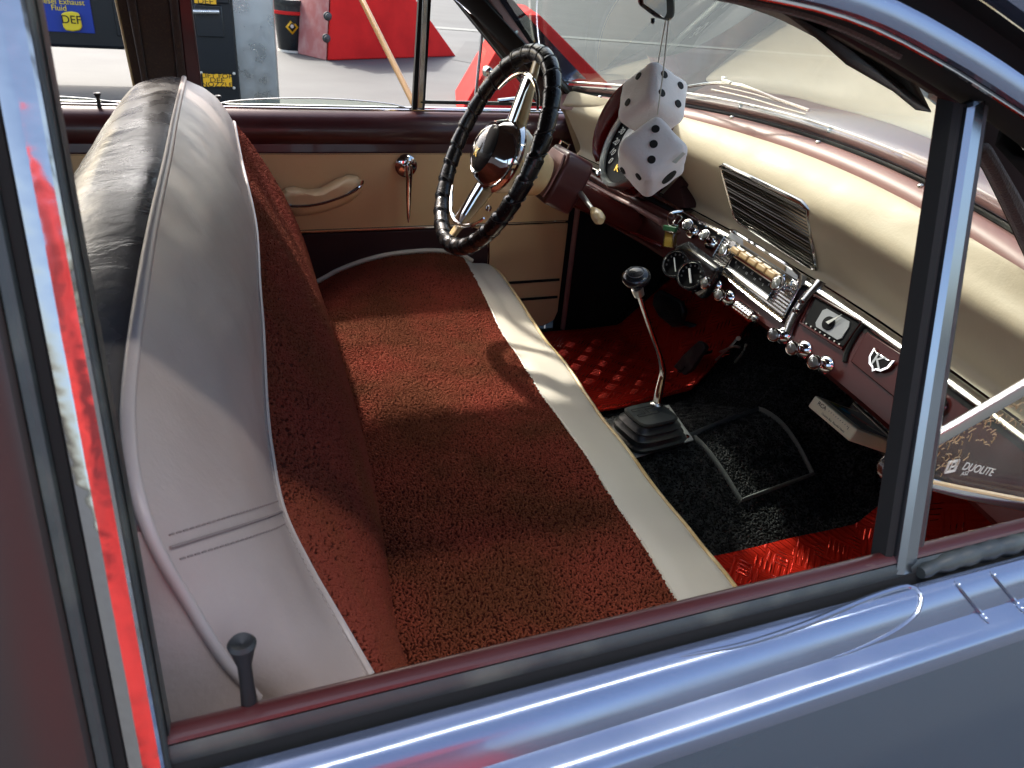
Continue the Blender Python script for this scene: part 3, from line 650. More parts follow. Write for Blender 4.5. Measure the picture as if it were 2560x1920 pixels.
pile('carpet_pile', [(x, y, zf(x, y)) for x, y in cg], [(-(zf(x+.01, y) - zf(x-.01, y))/.02, -(zf(x, y+.01) - zf(x, y-.01))/.02, 1) for x, y in cg], M['yarnblk'], floor, l=.007, r=.0014, arch=.001, seed=6, k=4)
# stitched pad in the carpet by the gear lever
def drape(pix, n_=10, off=.004, w_=.006, mat='binding', name='mat_binding', parent=None):
    pts = [onf(a, b, zff) for a, b in pix]; path = []
    for a, b in zip(pts, pts[1:]):
        for i in range(n_): p = a.lerp(b, i/n_); path.append(V((p.x, p.y, zf(p.x, p.y) + off)))
    path.append(pts[-1] + V((0, 0, off)))
    return P_(name, MB().tube(path, w_, 8, flat=.45), mat, parent or car)
hp = drape([(1640, 1108), (1728, 1092), (1895, 1028), (2030, 1190), (1850, 1256), (1735, 1098)], w_=.0075, parent=floor)
P_('carpet_seam', MB().tube([V((p.x, p.y, zf(p.x, p.y)+.003)) for p in [onf(1470, 992, zff).lerp(onf(1530, 1010, zff), t/6) for t in range(7)]], .007, 6, flat=.4), 'binding', floor)

def treads(o, X0, X1, Y0, Y1):
    m = MB(); c = .040; n1 = int((X1-X0)/c); n2 = int((Y1-Y0)/c)
    for i in range(n1):
        for j in range(n2):
            for k in range(4):
                off = (k - 1.5)*.0085; cx, cy = X0 + (i+.5)*c, Y0 + (j+.5)*c
                for_ = (1, 1) if (i + j) % 2 else (1, -1); d = V((for_[0], for_[1], 0)).normalized(); q = V((-d.y, d.x, 0))
                a = V((cx, cy, 0)) + q*off - d*.012; b = V((cx, cy, 0)) + q*off + d*.012
                a.z = zf(a.x, a.y) + .0165; b.z = zf(b.x, b.y) + .0165; m.tube([a, a.lerp(b, .3), a.lerp(b, .7), b], [.0005, .0017, .0017, .0005], 5)
    return m.build('raised_tread', M['treadbar'], o)
M['treadbar'] = mk('red_tread_bar', (.80, .07, .04), .22, .75)
def ztun(Y): return math.exp(-((Y - .75)/.2)**2)
def matsheet(name, X0, X1, Ya, Yb_, label, warp=None):
    me = MB(); nx, ny = 44, 34; rows = []
    for i in range(nx+1):
        r_ = []
        for j in range(ny+1):
            u, v = i/nx, j/ny; X = lerp(X0, X1, u); Y = lerp(Ya(X) if callable(Ya) else Ya, Yb_(X) if callable(Yb_) else Yb_, v)
            cr = .05; dx = min(u, 1-u)*(X1-X0); 
            e = min(u*(X1-X0), (1-u)*(X1-X0), v*.45, (1-v)*.45)
            z = zf(X, Y) + .010 + (.006 if e < .008 or .018 < e < .026 else 0) + .004*noise.noise(V((X*9, Y*9, 0)))
            r_.append(V((X, Y, z)))
        rows.append(r_)
    me.grid(rows); o = me.build(name, M['tread'], None, solid=.006)
    uv = o.data.uv_layers.new(name='UVMap')
    for lp in o.data.loops:
        c = o.data.vertices[lp.vertex_index].co; uv.data[lp.index].uv = (c.x + max(0, c.x - 1.05)*.3, c.y)
    return tag(o, label, 'floor mat', 'red tread plate floor mats')
dm = matsheet('floor_mat', .62, 1.36, lambda X: .985 + .14*max(0, min(1, (X - .8)/.5)), 1.44, 'glossy red tread plate mat under the pedals on the driver side')
pm = matsheet('floor_mat', .62, 1.36, .03, .512, 'glossy red tread plate mat on the passenger side beside the near door')

treads(dm, .80, 1.30, 1.06, 1.42); treads(pm, .76, 1.2, .30, .52)
# ---- bench seat ---------------------------------------------------
seat = empty('bench_seat', (.1, .75, .45), parent=car)
def crv(us, pix, vals, extra=()):
    pts = [onZ(a, b, v) for (a, b), v in zip(pix, vals)] + [V(e) for e in extra]
    return lambda u: V([cat(us, [p[k] for p in pts], u) for k in range(3)])
cP = crv([0, .15, .27, .40, .52, .62, .68, .74, .80, .87, .94, 1.0], [(462, 199), (440, 300), (422, 400), (388, 560), (352, 780), (327, 1000), (333, 1150), (358, 1270), (400, 1380), (475, 1510), (570, 1660), (650, 1745)],
            [1.077, 1.088, 1.093, 1.096, 1.094, 1.085, 1.076, 1.064, 1.043, 1.005, .955, .915])
cB = crv([0, .10, .27, .40, .50, .60, .70, .80, .87, .94, 1.0], [(585, 308), (602, 400), (637, 560), (647, 720), (655, 830), (662, 1000), (675, 1130), (705, 1280), (770, 1420), (850, 1560), (925, 1690)],
            [1.000, .972, .945, .928, .918, .912, .910, .910, .912, .908, .885])
cC = crv([0, .22, .38, .52, .62, .74, 1.0], [(792, 720), (832, 850), (882, 1000), (932, 1200), (966, 1400), (1000, 1650)], [.64]*6, ((.150, .06, .62),))
NS = 110
def wrapend(p, u):
    if u >= 0: return p
    e = min(1, -u/.04); c = (-.06, .80); sh = 1 - .22*(1 - math.sqrt(max(0, 1-e*e)))
    return V((c[0] + (p.x - c[0])*sh, p.y + .05*e, c[1] + (p.z - c[1])*sh))
def front(u, t):                                      # piping -> boundary
    v = max(0, u); P0, B0 = cP(v), cB(v); d = (B0 - P0).normalized(); al = (cP(min(1, v+.01)) - cP(max(0, v-.01))).normalized(); nn3 = d.cross(al)
    if nn3.x < 0 and nn3.z < 0 or nn3.z < 0: nn3 = -nn3
    p = P0.lerp(B0, t) + nn3.normalized() * (.014*math.sin(math.pi*t) + .0016*noise.noise(V((P0.lerp(B0, t).y*14, t*5, 2)))*min(1, 6*t*(1-t)))
    return wrapend(p, u)
def plush(u, t):
    v = max(0, u); B0, C0 = cB(v), cC(v); b = .024*math.sin(math.pi*t); p = B0.lerp(C0 + V((0, 0, -.03)), t)
    return wrapend(p + V((b + .004*min(1, t*12), 0, b*.4)), u)
def rear(u, t):
    P0 = cP(max(0, u)); n_ = max(0, (u - .8)/.2)
    K = [(0, 0), (-.022, .004), (-.052, .000), (-.088, -.014), (-.125, -.055), (-.165, -.12), (-.20, -.20), (-.235, -.36), (-.25, -.62)]
    s = t*(len(K)-1); L_ = list(range(len(K))); x = cat(L_, [k[0] for k in K], s); z = cat(L_, [k[1] for k in K], s)
    p = P0 + V((x, -.02*n_*min(1, t*4), z - .02*n_*t)); d = .0025*noise.noise(V((x*16, P0.y*9, 3)))+.001*noise.noise(V((x*50, P0.y*22, 8))); d *= min(1, t*8); p.x -= d; p.z += d*.6
    return wrapend(p, u)
YS = [-.04*(1 - i/8) for i in range(8)] + [i/NS for i in range(NS+1)]
bkr = P_('backrest', MB().grid([[front(Y, j/14) for j in range(15)] for Y in YS]), 'leather', seat)
YR = [Y for Y in YS if Y <= .775]; YN = [Y for Y in YS if Y > .775]; YN = [YR[-1]] + YN
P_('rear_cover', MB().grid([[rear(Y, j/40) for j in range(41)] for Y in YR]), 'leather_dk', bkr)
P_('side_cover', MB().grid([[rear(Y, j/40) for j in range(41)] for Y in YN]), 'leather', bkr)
P_('plush_panel', MB().grid([[plush(Y, j/20) for j in range(21)] for Y in YS]), 'yarnbase', bkr)
pp, pn = [], []
rg_ = random.Random(9); TBL = [[plush(u_/200, t_/24) for t_ in range(25)] for u_ in range(201)]
for iu in range(200):
    for it in range(24):
        a_, b_, c_ = TBL[iu][it], TBL[iu+1][it], TBL[iu][it+1]; e1, e2 = b_ - a_, c_ - a_; nn4 = e1.cross(e2)
        if nn4.x < 0: nn4 = -nn4
        area = nn4.length; cnt = area/(.0029**2); cnt = int(cnt) + (rg_.random() < cnt - int(cnt)); nn4.normalize()
        for q in range(cnt): p = a_ + e1*rg_.random() + e2*rg_.random(); pp.append(tuple(p)); pn.append(tuple(nn4))
pile('looped_pile', pp, pn, M['yarn2'], bkr, l=.0050, r=.0012, arch=.001, seed=4, k=4)
P_('piping', MB().tube([rear(Y, 0) + V((-.001, 0, .002)) for Y in YS], [.0048 - .0014*max(0, min(1, (Y - .5)/.3)) for Y in YS], 10), 'piping', bkr)
for Y in (YS[0], YS[-1]):
    ring = [front(Y, j/8) for j in range(9)] + [plush(Y, j/10) for j in range(1, 11)] + [rear(Y, j/12) for j in range(12, 0, -1)]
    P_('end_cover', MB().add(ring, [tuple(range(len(ring)))]), 'leather', bkr)
def stitch(fn, ts, mat='ink', r_=.0006, seg=.0045, gap=.0022, lift=.0012, name='stitching'):
    pts = [fn(t) for t in ts]; m = MB(); acc = 0; L_ = [0]
    for a, b in zip(pts, pts[1:]): L_.append(L_[-1] + (b-a).length)
    def at(d):
        for i in range(len(pts)-1):
            if L_[i+1] >= d: return pts[i].lerp(pts[i+1], (d - L_[i])/(L_[i+1]-L_[i] or 1))
        return pts[-1]
    d = 0
    while d + seg < L_[-1]:
        a, b = at(d), at(d+seg); m.tube([a, (a+b)/2 + V((0, 0, .0002)), b], r_, 4); d += seg + gap
    return m
n_out = V((.55, -.1, .8)).normalized()
fine = [i/400 for i in range(401)]
P_('stitching', stitch(lambda Y: front(Y, .965) + n_out*.0004, fine), 'piping', bkr)
P_('panel_edge', MB().tube([front(Y, .998) + V((.001, 0, .001)) for Y in YS], .0028, 8), 'piping', bkr)
seam = lambda t, d=0: front(.80 + d, t) + n_out*.0006
for dy in (-.016, .016):
    P_('stitching', stitch(lambda t: seam(t, dy), [i/60 for i in range(3, 59)]), 'thread', bkr)
P_('seam', MB().tube([seam(t/30) + n_out*.0004 for t in range(1, 30)], .0011, 5), 'thread', bkr)
# cushion
strip_in = sorted([onZ(a, b, .652) for a, b in ((1150, 645), (1239, 788), (1328, 932), (1425, 1075), (1562, 1278), (1690, 1490), (1735, 1565))], key=lambda p: p.y)
strip_out = sorted([onZ(a, b, .640) for a, b in ((1186, 640), (1240, 672), (1278, 718), (1371, 842), (1495, 1013), (1597, 1145), (1702, 1278), (1840, 1455), (1890, 1530))], key=lambda p: p.y)
fI = lambda Y: cat([p.y for p in strip_in], [p.x for p in strip_in], Y); fO = lambda Y: cat([p.y for p in strip_out], [p.x for p in strip_out], Y)
zfs = sorted([onY(a, b, 1.448) for a, b in ((700, 735), (785, 712), (850, 678), (950, 645), (1050, 632), (1110, 630), (1160, 637), (1195, 655))], key=lambda p: p.x)
zfar = lambda X: cat([p.x for p in zfs], [p.z for p in zfs], X)
def cz_(X, Y):
    g = max(0, min(1, (Y - 1.05)/.39)); g = g*g*(3 - 2*g)
    z = .652 + g*(zfar(X) - .652) - .03*max(0, (.08-Y)/.07)**2 + .004*math.sin(X*9)*(1-g) + (.007*noise.noise(V((X*5, Y*5, 1))) + .003*noise.noise(V((X*13, Y*13, 4))))*(1-g)
    z -= .010*math.exp(-(((X-.36)/.14)**2 + ((Y-1.0)/.22)**2)) + .008*math.exp(-(((X-.34)/.14)**2 + ((Y-.42)/.2)**2))
    return z - .012*max(0, (X - .45)/.15)**2
YC = [.02 + 1.428*i/70 for i in range(71)]
cush = P_('cushion', MB().grid([[V((lerp(.08, fI(Y), j/24), Y, cz_(lerp(.08, fI(Y), j/24), Y))) for j in range(25)] for Y in YC]), 'yarnbase', seat)
cp_ = [(x, y) for x, y in jgrid(.10, .63, .05, 1.440, .0037, 5) if x < fI(y) - .002]
pile('looped_pile', [(x, y, cz_(x, y) + .001) for x, y in cp_], [(-(cz_(x+.01, y) - cz_(x-.01, y))/.02, -(cz_(x, y+.01) - cz_(x, y-.01))/.02, 1) for x, y in cp_], M['yarn'], cush, l=.0056, r=.0013, seed=2)
def fs(Y, t):
    a, b = fI(Y), fO(Y)
    K = [(0, 0), (.25, .001), (.5, -.001), (.75, -.003), (.93, -.006), (1.0, -.012), (1.02, -.022), (1.03, -.05), (1.0, -.12), (.9, -.22)]
    s = t*(len(K)-1); L_ = list(range(len(K))); x = cat(L_, [k[0] for k in K], s); z = cat(L_, [k[1] for k in K], s)
    X = lerp(a, b, x) if x <= 1 else b + (x-1)*.3
    return V((X, Y, cz_(min(X, .6), Y) + z + (.003*noise.noise(V((X*20, Y*9, 5))) if t < .5 else 0)))
P_('front_border', MB().grid([[fs(Y, j/27) for j in range(28)] for Y in YC]), 'white', cush)
P_('border_piping', MB().tube([fs(Y, 5.2/9) + V((.001, 0, .001)) for Y in YC], .0038, 8), 'ivory', cush)
P_('border_seam', MB().tube([fs(Y, 0) + V((0, 0, .0012)) for Y in YC], .0022, 6), 'white', cush)
# far side border of the cushion
fe = [V((x, 1.446, cz_(x, 1.448) )) for x in [.08 + i*.02 for i in range(27)]]
P_('side_border', MB().grid([[p + V((0, dy, dz)) for dy, dz in ((-.004, .002), (.002, -.004), (.005, -.03), (.004, -.12), (.0, -.22))] for p in fe]), 'white', cush)
P_('border_piping', MB().tube([p + V((0, -.002, .007)) for p in fe], .0055, 8), 'white', cush)
P_('seat_base', MB().box((.27, .75, .50), (.52, 1.40, .16)), 'gap', seat, bevel=.02)

# ---- dashboard ----------------------------------------------------
lipf = lambda p: p.x - Xl(p.y)
def zl(Y): return cat([.1, .36, .58, .79, 1.04, 1.24, 1.40, 1.46], [.900, .908, .914, .917, .921, .921, .926, .928], Y)
def lip(Y, dx=0, dz=0): return V((Xl(Y) + dx, Y, zl(Y) + dz))
def padp(Y, t):
    b = max(0, bump(Y)); tb = V((Xb(Y) - .042, Y, zb(Y) - .016)); lx = Xl(Y); z0 = zl(Y)
    K = [tb + V((.004, 0, -.012)), tb + V((-.004, 0, .000)), tb.lerp(V((lx - .005, Y, z0+.155)), .55) + V((0, 0, .006)), V((lx - .012, Y, z0 + .148 - .02*(1-b))), V((lx - .026, Y, z0 + .118 - .01*(1-b))), V((lx - .010, Y, z0 + .080)), V((lx + .012, Y, z0 + .045)), V((lx + .026, Y, z0 + .018)), V((lx + .018, Y, z0 + .004))]
    s = t*(len(K)-1); L_ = list(range(len(K))); p = V([cat(L_, [k[c] for k in K], s) for c in range(3)])
    e = max(0, (Y - 1.385)/.035, (.10 - Y)/.04); p.x += .02*e**2; p.z -= .012*e**2
    d = .0022*noise.noise(V((p.x*20, Y*10, p.z*14))); p.x -= d; return p
padY = [.06 + 1.36*i/80 for i in range(81)]
dash = P_('dashboard', MB().grid([[lip(Y, a, b) for a, b in ((-.001, -.004), (-.004, -.012), (-.030, -.072), (-.036, -.082), (-.034, -.090), (-.020, -.094), (.06, -.08), (.2, -.06))] for Y in [.03 + 1.44*i/60 for i in range(61)]]), 'dashmar')
pad = P_('crash_pad', MB().grid([[padp(Y, j/40) for j in range(41)] for Y in padY]), 'cream', dash)
P_('pad_end', MB().add([padp(padY[-1], j/16) for j in range(17)], [tuple(range(17))]), 'cream', dash)
P_('chrome_strip', MB().grid([[lip(Y, a, b) for a, b in ((.012, .004), (.004, .0055), (-.003, .003), (-.006, -.001), (-.004, -.005), (.004, -.006))] for Y in [.06 + 1.36*i/60 for i in range(61)]]), 'chromed', dash)
P_('shadow_gap', MB().grid([[lip(Y, a, b) for a, b in ((-.0025, -.006), (-.0055, -.0115))] for Y in [.06 + 1.36*i/60 for i in range(61)]]), 'gap', dash)  # black strip drawn as the shadow line under the chrome

facef = lambda p: p.x - (Xl(p.y) + .43*(p.z - zl(p.y) ) )
def face(px, py, off=0): return onf(px, py, facef) + V((-.92, 0, .39))*off
FM = lambda p: frame(p, (-.0, -1, 0), (.39, 0, .92))
nF = V((-.92, 0, .39)).normalized()
def loc(Mx, x, y, z=0): return Mx @ V((x, y, z))

# speaker grille on the pad
gpf = lambda p: p.x - (.836 + .52*(1.045 - p.z) + .0*p.y)
gq = [onf(a, b, gpf) for a, b in ((1803, 408), (2022, 514), (2046, 684), (1842, 550))]
gt = [V((-.006, 0, 0)) + q for q in gq]
sg = P_('speaker_grille', MB().prism([q + V((.02, 0, 0)) for q in gq], (-.018, 0, 0)), 'gap', dash)
def bil(u, v): return gq[0].lerp(gq[1], u).lerp(gq[3].lerp(gq[2], u), v)
bars = MB()
for k in range(19):
    v = (k + .5)/19; bars.tube([bil(.02, v) + V((-.0035, 0, 0)), bil(.98, v) + V((-.0035, 0, 0))], .0021, 6)
P_('grille_bars', bars, 'grille', sg, smooth=60)
bz = [gq[0], gq[1], gq[2], gq[3]]; lp_ = []
for i in range(4):
    a, b = bz[i], bz[(i+1) % 4]; lp_ += [a.lerp(b, .06), a.lerp(b, .5), a.lerp(b, .94)]
P_('grille_frame', MB().tube([p + V((-.003, 0, .001)) for p in lp_], .0038, 8, closed=True), 'chromed', sg)

# radio
radio = empty('radio', face(1870, 700), parent=car)
rq = [face(a, b, .004) for a, b in ((1824, 593), (2014, 712), (1966, 800), (1784, 661))]
def rb_(u, v, off=0): return rq[0].lerp(rq[1], u).lerp(rq[3].lerp(rq[2], u), v) + nF*off
P_('faceplate', MB().prism([rb_(0, 0, .006), rb_(1, 0, .006), rb_(1, 1, .006), rb_(0, 1, .006)], -nF*.02), 'chromed', radio, bevel=.002)
td = MB()                                             # knurled metal texture
for i in range(52):
    for j in range(11):
        u, v = (i+.5)/52, (j+.5)/11
        if .19 < u < .80 and v < .80: continue
        if j < 2 and u > .1: continue
        c = rb_(u, v, .0075); e = .0022
        td.add([c + V((0, -e, 0)), c + V((.39, 0, .92))*e, c + V((0, e, 0)), c - V((.39, 0, .92))*e, c + nF*.0022], [(0, 1, 4), (1, 2, 4), (2, 3, 4), (3, 0, 4)])
P_('knurled_face', td, 'chrome', radio, smooth=0)
def rquad(u0, u1, v0, v1, off, th): return MB().prism([rb_(u0, v0, off), rb_(u1, v0, off), rb_(u1, v1, off), rb_(u0, v1, off)], -nF*th)
tu = P_('tuner_window', rquad(.24, .80, .36, .78, .011, .006), 'dial', radio)
P_('tuner_frame', MB().tube([rb_(u, v, .012) for u, v in ((.23, .34), (.81, .34), (.81, .80), (.23, .80))], .0032, 6, closed=True), 'chrome', tu)
P_('tuner_bar', rquad(.25, .80, .37, .415, .0135, .003), 'ivory', tu); P_('tuner_bar', rquad(.25, .80, .71, .755, .0135, .003), 'alu', tu)
for k in range(9):
    c = rb_(.30 + k*.055, .50 + .09*(k % 2), .0112); text('tuner_number', ('6', '7', '8', '10', '12', '14', '16', '5', '9')[k], FM(c), .006, M['dialgrey'], tu, .0001)
for k in range(5):
    P_('push_button', rquad(.235 + k*.118, .348 + k*.118, .12, .31, .026, .022), 'amber', radio, bevel=.003, seg=3)
P_('upper_bar', MB().tube([rb_(.22, .06, .016), rb_(.86, .08, .016), rb_(.87, .20, .014), rb_(.87, .34, .010)], .0035, 6), 'chrome', radio)
vz = MB().tube([rb_(.05, -.22, .010), rb_(.12, -.245, .016), rb_(.9, -.20, .016), rb_(.985, -.14, .014), rb_(1.0, .02, .010), rb_(1.01, .14, .008)], .0032, 8); P_('upper_frame', vz, 'chrome', radio)
P_('upper_panel', MB().prism([rb_(.05, -.22, .006), rb_(.97, -.18, .006), rb_(1.0, .0, .006), rb_(.02, .0, .006)], -nF*.012), 'dialgrey', radio)
P_('upper_slots', MB().prism([rb_(.22, -.17, .008), rb_(.78, -.14, .008), rb_(.80, -.02, .008), rb_(.26, -.03, .008)], -nF*.004), 'amber', radio)
def rib_tube(): 
    m_ = MB(); 
    for i in range(34): c = rb_((i+.5)/34, 1.03, .004); m_.lathe([(0, .003), (.0016, .0022), (.0022, 0)], c, nF, 8)
    return m_
P_('lower_beading', rib_tube(), 'ivory', radio)
P_('lower_frame', MB().tube([rb_(0, .0, .006), rb_(-.01, 1.02, .004), rb_(.5, 1.09, .003), rb_(1.0, 1.09, .004)], .0025, 6), 'chromed', radio)
# bright divider between radio and clock
dv = [face(a, b, .004) for a, b in ((2056, 704), (2040, 722), (2014, 752), (1992, 784), (1978, 812), (1972, 832))]
dvp = spl(dv, 16); P_('dash_divider', MB().grid([[p + V((0, w1, 0)) + nF*h for w1, h in ((.009, -.003), (.008, .002), (.003, .004), (-.003, .004), (-.008, .002), (-.009, -.003))] for p in dvp]), 'chromed', dash)
for i, (a, b) in enumerate(((2012, 757), (1998, 780))): 
    P_('divider_stud', MB().lathe([(0, .007), (.004, .006), (.005, 0)], face(a, b, .006), nF, 12), 'chrome', dash)

def knob(hp_, bp_, r=.0108, parent=None):             # head pixel, base pixel
    base = face(*bp_); h = onf(hp_[0], hp_[1], lambda p: (p - base).dot(nF) - .030); ax = (h - base).normalized(); L_ = (h-base).length
    kb = MB().lathe([(.0, -.002), (r*1.25, -.002), (r*1.3, .002), (r*1.0, .006), (r*.6, .008), (r*.55, L_*.55), (r*.62, L_*.7), (r*.95, L_*.82), (r*1.05, L_*.93), (r*1.0, L_), (r*.8, L_*1.03)], base, ax, 24)
    o_ = P_('knob', kb, 'chrome', parent or dash)
    P_('knob_cap', MB().lathe([(r*.78, L_*1.0), (r*.72, L_*1.05), (r*.45, L_*1.09), (0, L_*1.11)], base, ax, 20), 'knobcap', o_); return o_
for h, b in (((1718, 561), (1733, 578)), ((1760, 587), (1779, 606)), ((1762, 708), (1790, 713)), ((1797, 737), (1822, 744)), ((1934, 837), (1960, 839)), ((1979, 870), (2010, 874)), ((2034, 905), (2064, 912))): knob(h, b)
for h, b in (((1808, 624), (1838, 640)), ((1941, 708), (1972, 724))): knob(h, b, .0125, radio)
# ribbed heater switch
p1, p2 = face(1852, 768, .010), face(1893, 798, .010)
rb2 = MB(); k = 36
rb2.tube([p1.lerp(p2, i/k) for i in range(k+1)], [.0098 if (i % 6) else .0070 for i in range(k+1)], 14); P_('ribbed_roller', rb2, 'chrome', dash)
P_('roller_stub', MB().lathe([(.006, 0), (.006, .008), (.004, .011), (0, .0115)], p2, (0, -1, 0), 14), 'chromed', dash)

# clock
cq = [face(a, b, .002) for a, b in ((2040, 742), (2154, 806), (2110, 872), (2008, 808))]
def cb(u, v, off=0): return cq[0].lerp(cq[1], u).lerp(cq[3].lerp(cq[2], u), v) + nF*off
clk = P_('clock', MB().prism([cb(0, 0), cb(1, 0), cb(1, 1), cb(0, 1)], -nF*.006), 'dial', car, bevel=.003, seg=3)
P_('clock_screen', MB().prism([cb(.34, .16, .002), cb(.84, .16, .002), cb(.88, .3, .002), cb(.88, .75, .002), cb(.82, .86, .002), cb(.32, .86, .002), cb(.27, .75, .002), cb(.28, .28, .002)], -nF*.003), 'dialgrey', clk)
cc = cb(.52, .55, .0025); P_('clock_hub', MB().lathe([(.0105, 0), (.0105, .002), (.003, .003), (0, .003)], cc, nF, 24), 'dial', clk)
P_('clock_hand', MB().prism([cc + nF*.0045 + V(v_) for v_ in ((0, .002, 0), (.008, -.016, .020), (0, -.004, -.001))], nF*.0008), 'white_ink', clk)
P_('clock_frame', MB().tube([cb(u, v, .002) for u, v in ((-.02, -.03), (1.02, -.03), (1.02, 1.03), (-.02, 1.03))], .0022, 6, closed=True), 'dashmar', clk)
tk = MB()
for k in range(8):
    tk.lathe([(0, .001), (.0012, .0008), (.0014, 0)], cb(.10 + .8*(k/7), .95, .001), nF, 8)
P_('clock_ticks', tk, 'white_ink', clk)
# glove box
gb = [face(a, b, .002) for a, b in ((2168, 830), (2320, 925), (2360, 990), (2262, 1015), (2128, 905))]
P_('glovebox_door', MB().prism(gb, -nF*.004), 'dashmar', dash, bevel=.0015)
P_('glovebox_gap', MB().tube(spl([face(a, b, .001) for a, b in ((2164, 808), (2140, 838), (2118, 880), (2112, 905))], 14), .0035, 6), 'gap', dash)
# K badge
bc = face(2205, 908, .005); bM = frame(bc, onf(2240, 930, facef) - onf(2170, 886, facef), (.39, 0, .92))
bsh = [(-.021, .013), (-.014, .0095), (.014, .0095), (.021, .013), (.0195, -.001), (.012, -.010), (.004, -.012), (0, -.0165), (-.004, -.012), (-.012, -.010), (-.0195, -.001)]
bo = P_('emblem', MB().prism([loc(bM, x, y) for x, y in bsh], V(nF)*.003), 'chrome', dash, bevel=.0008)
P_('emblem_field', MB().prism([loc(bM, x*.80, y*.76 + .0004, .0031) for x, y in bsh], V(nF)*.0004), 'dial', bo)
text('emblem_letter', 'K', bM @ Matrix.Translation((0, .0, .0036)), .026, M['alu'], bo, .0006, sx=1.25)
lkr = onf(2322, 1020, facef) ; P_('glovebox_lock', MB().lathe([(.016, 0), (.017, .004), (.015, .008), (.008, .009), (0, .008)], face(2338, 1012, 0), nF, 24), 'chrome', dash)

# maroon ledge of the instrument panel in front of the driver
for (w0, zz, mt) in (((-.004, .000), -.03, 'dashmar'),): pass
lg = [(1392, 378), (1500, 452), (1600, 505), (1700, 556)]
P_('panel_ledge', MB().tube(spl([face(a, b, .006) for a, b in lg], 20), .009, 10), 'maroon', dash)
P_('panel_ledge', MB().tube(spl([face(a, b, .008) for a, b in ((1440, 440), (1530, 490), (1610, 530), (1660, 560))], 20), .006, 10), 'pink', dash)
P_('lower_bead', MB().tube(spl([face(a, b, .004) for a, b in ((1345, 475), (1450, 522), (1520, 553), (1600, 590), (1660, 618))], 24), .0035, 8), 'redlamp', dash)
cl = [face(a, b, .005) for a, b in ((1532, 466), (1560, 478), (1640, 520), (1700, 580), (1672, 590), (1640, 545), (1580, 505))]
P_('cluster_base', MB().prism(cl, -nF*.01), 'pink', dash, bevel=.002)

# speedometer pod
sc_ = onX(1580, 354, .80); sn = V((-.90, -.12, .42)).normalized(); RS = .093
spd = empty('speedometer', sc_, parent=car)
ref = (0, 0, 1)
P_('bezel', MB().lathe([(RS*1.02, -.03), (RS*1.06, .000), (RS*1.04, .006), (RS*.97, .008), (RS*.94, .002), (RS*.93, -.004)], sc_, sn, 48, sx=1, sy=.76, cap=False), 'alu', spd)
P_('dial_face', MB().lathe([(RS*.94, -.006), (0, -.005)], sc_, sn, 48, sx=1, sy=.76), 'dial', spd)
P_('dial_centre', MB().lathe([(RS*.50, -.006), (RS*.46, .0), (RS*.30, .002), (0, .004)], sc_, sn, 40, sx=1, sy=.76), 'dialgrey', spd)
P_('housing', MB().lathe([(RS*1.03, -.004), (RS*1.05, -.05), (RS*.9, -.09), (0, -.10)], sc_, sn, 40, sx=1, sy=.76, cap=False), 'redlamp', spd)
uS = (V((0, 0, 1)) - sn * sn.z).normalized(); rS = uS.cross(sn); rS = -rS if rS.y > 0 else rS
def dp(a, r_, h=-.004): return sc_ + (rS*math.cos(a)*.82 + uS*math.sin(a))*RS*r_ + sn*h
spf = lambda q: (q - sc_ - sn*(-.004)).dot(sn)
for s_, (a, b) in (('0', (1526, 402)), ('10', (1531, 379)), ('20', (1540, 354)), ('30', (1554, 327))):
    c = onf(a, b, spf); rad = (c - sc_ - sn*(-.004)).normalized()
    text('dial_number', s_, frame(c, rad.cross(sn)*-1 if rad.cross(sn).z > 0 else rad.cross(sn), -rad) if 0 else frame(c, (-uS*.25 + rS).normalized(), uS), .020, M['white_ink'], spd, .0004, sx=.75, shear=.2)
for a, b in ((1618, 305), (1650, 330)):
    pass
c = onf(1543, 421, spf); text('dial_emblem', 'K', frame(c, rS, uS), .020, M['gold'], spd, .0006, sx=1.2)

# hood over the dial: gloss dark red shell
hdp = []
for i in range(25):
    a = math.pi*(-.30 + 1.12*i/24)*1.0 + 0
    hdp.append([sc_ + (-rS*math.sin(a)*0)] )
rows = []
for i in range(33):
    a = R(-20) + R(235)*i/32
    dirv = (rS*math.cos(a)*.82 + uS*math.sin(a))
    rows.append([sc_ + dirv*RS*1.10 + sn*(-.05), sc_ + dirv*RS*1.14 + sn*.0, sc_ + dirv*RS*1.20 + sn*.045*max(0, math.sin((i/32)*math.pi))**.5, sc_ + dirv*RS*1.16 + sn*(.043*max(0, math.sin((i/32)*math.pi))**.5)])
P_('dial_hood', MB().grid(rows), 'redlamp', spd, solid=.003)
P_('trip_knob', MB().lathe([(.007, 0), (.008, .004), (.0075, .008), (.004, .010), (0, .010)], onf(1501, 436, lambda q: (q - sc_ - sn*.0).dot(sn)), sn, 18), 'chrome', spd)
hk = MB().prism([onX(a, b, .86) for a, b in ((1640, 505), (1700, 440), (1708, 462), (1700, 470), (1712, 520))], (.03, 0, 0)); P_('pod_bracket', hk, 'darkmar', spd)

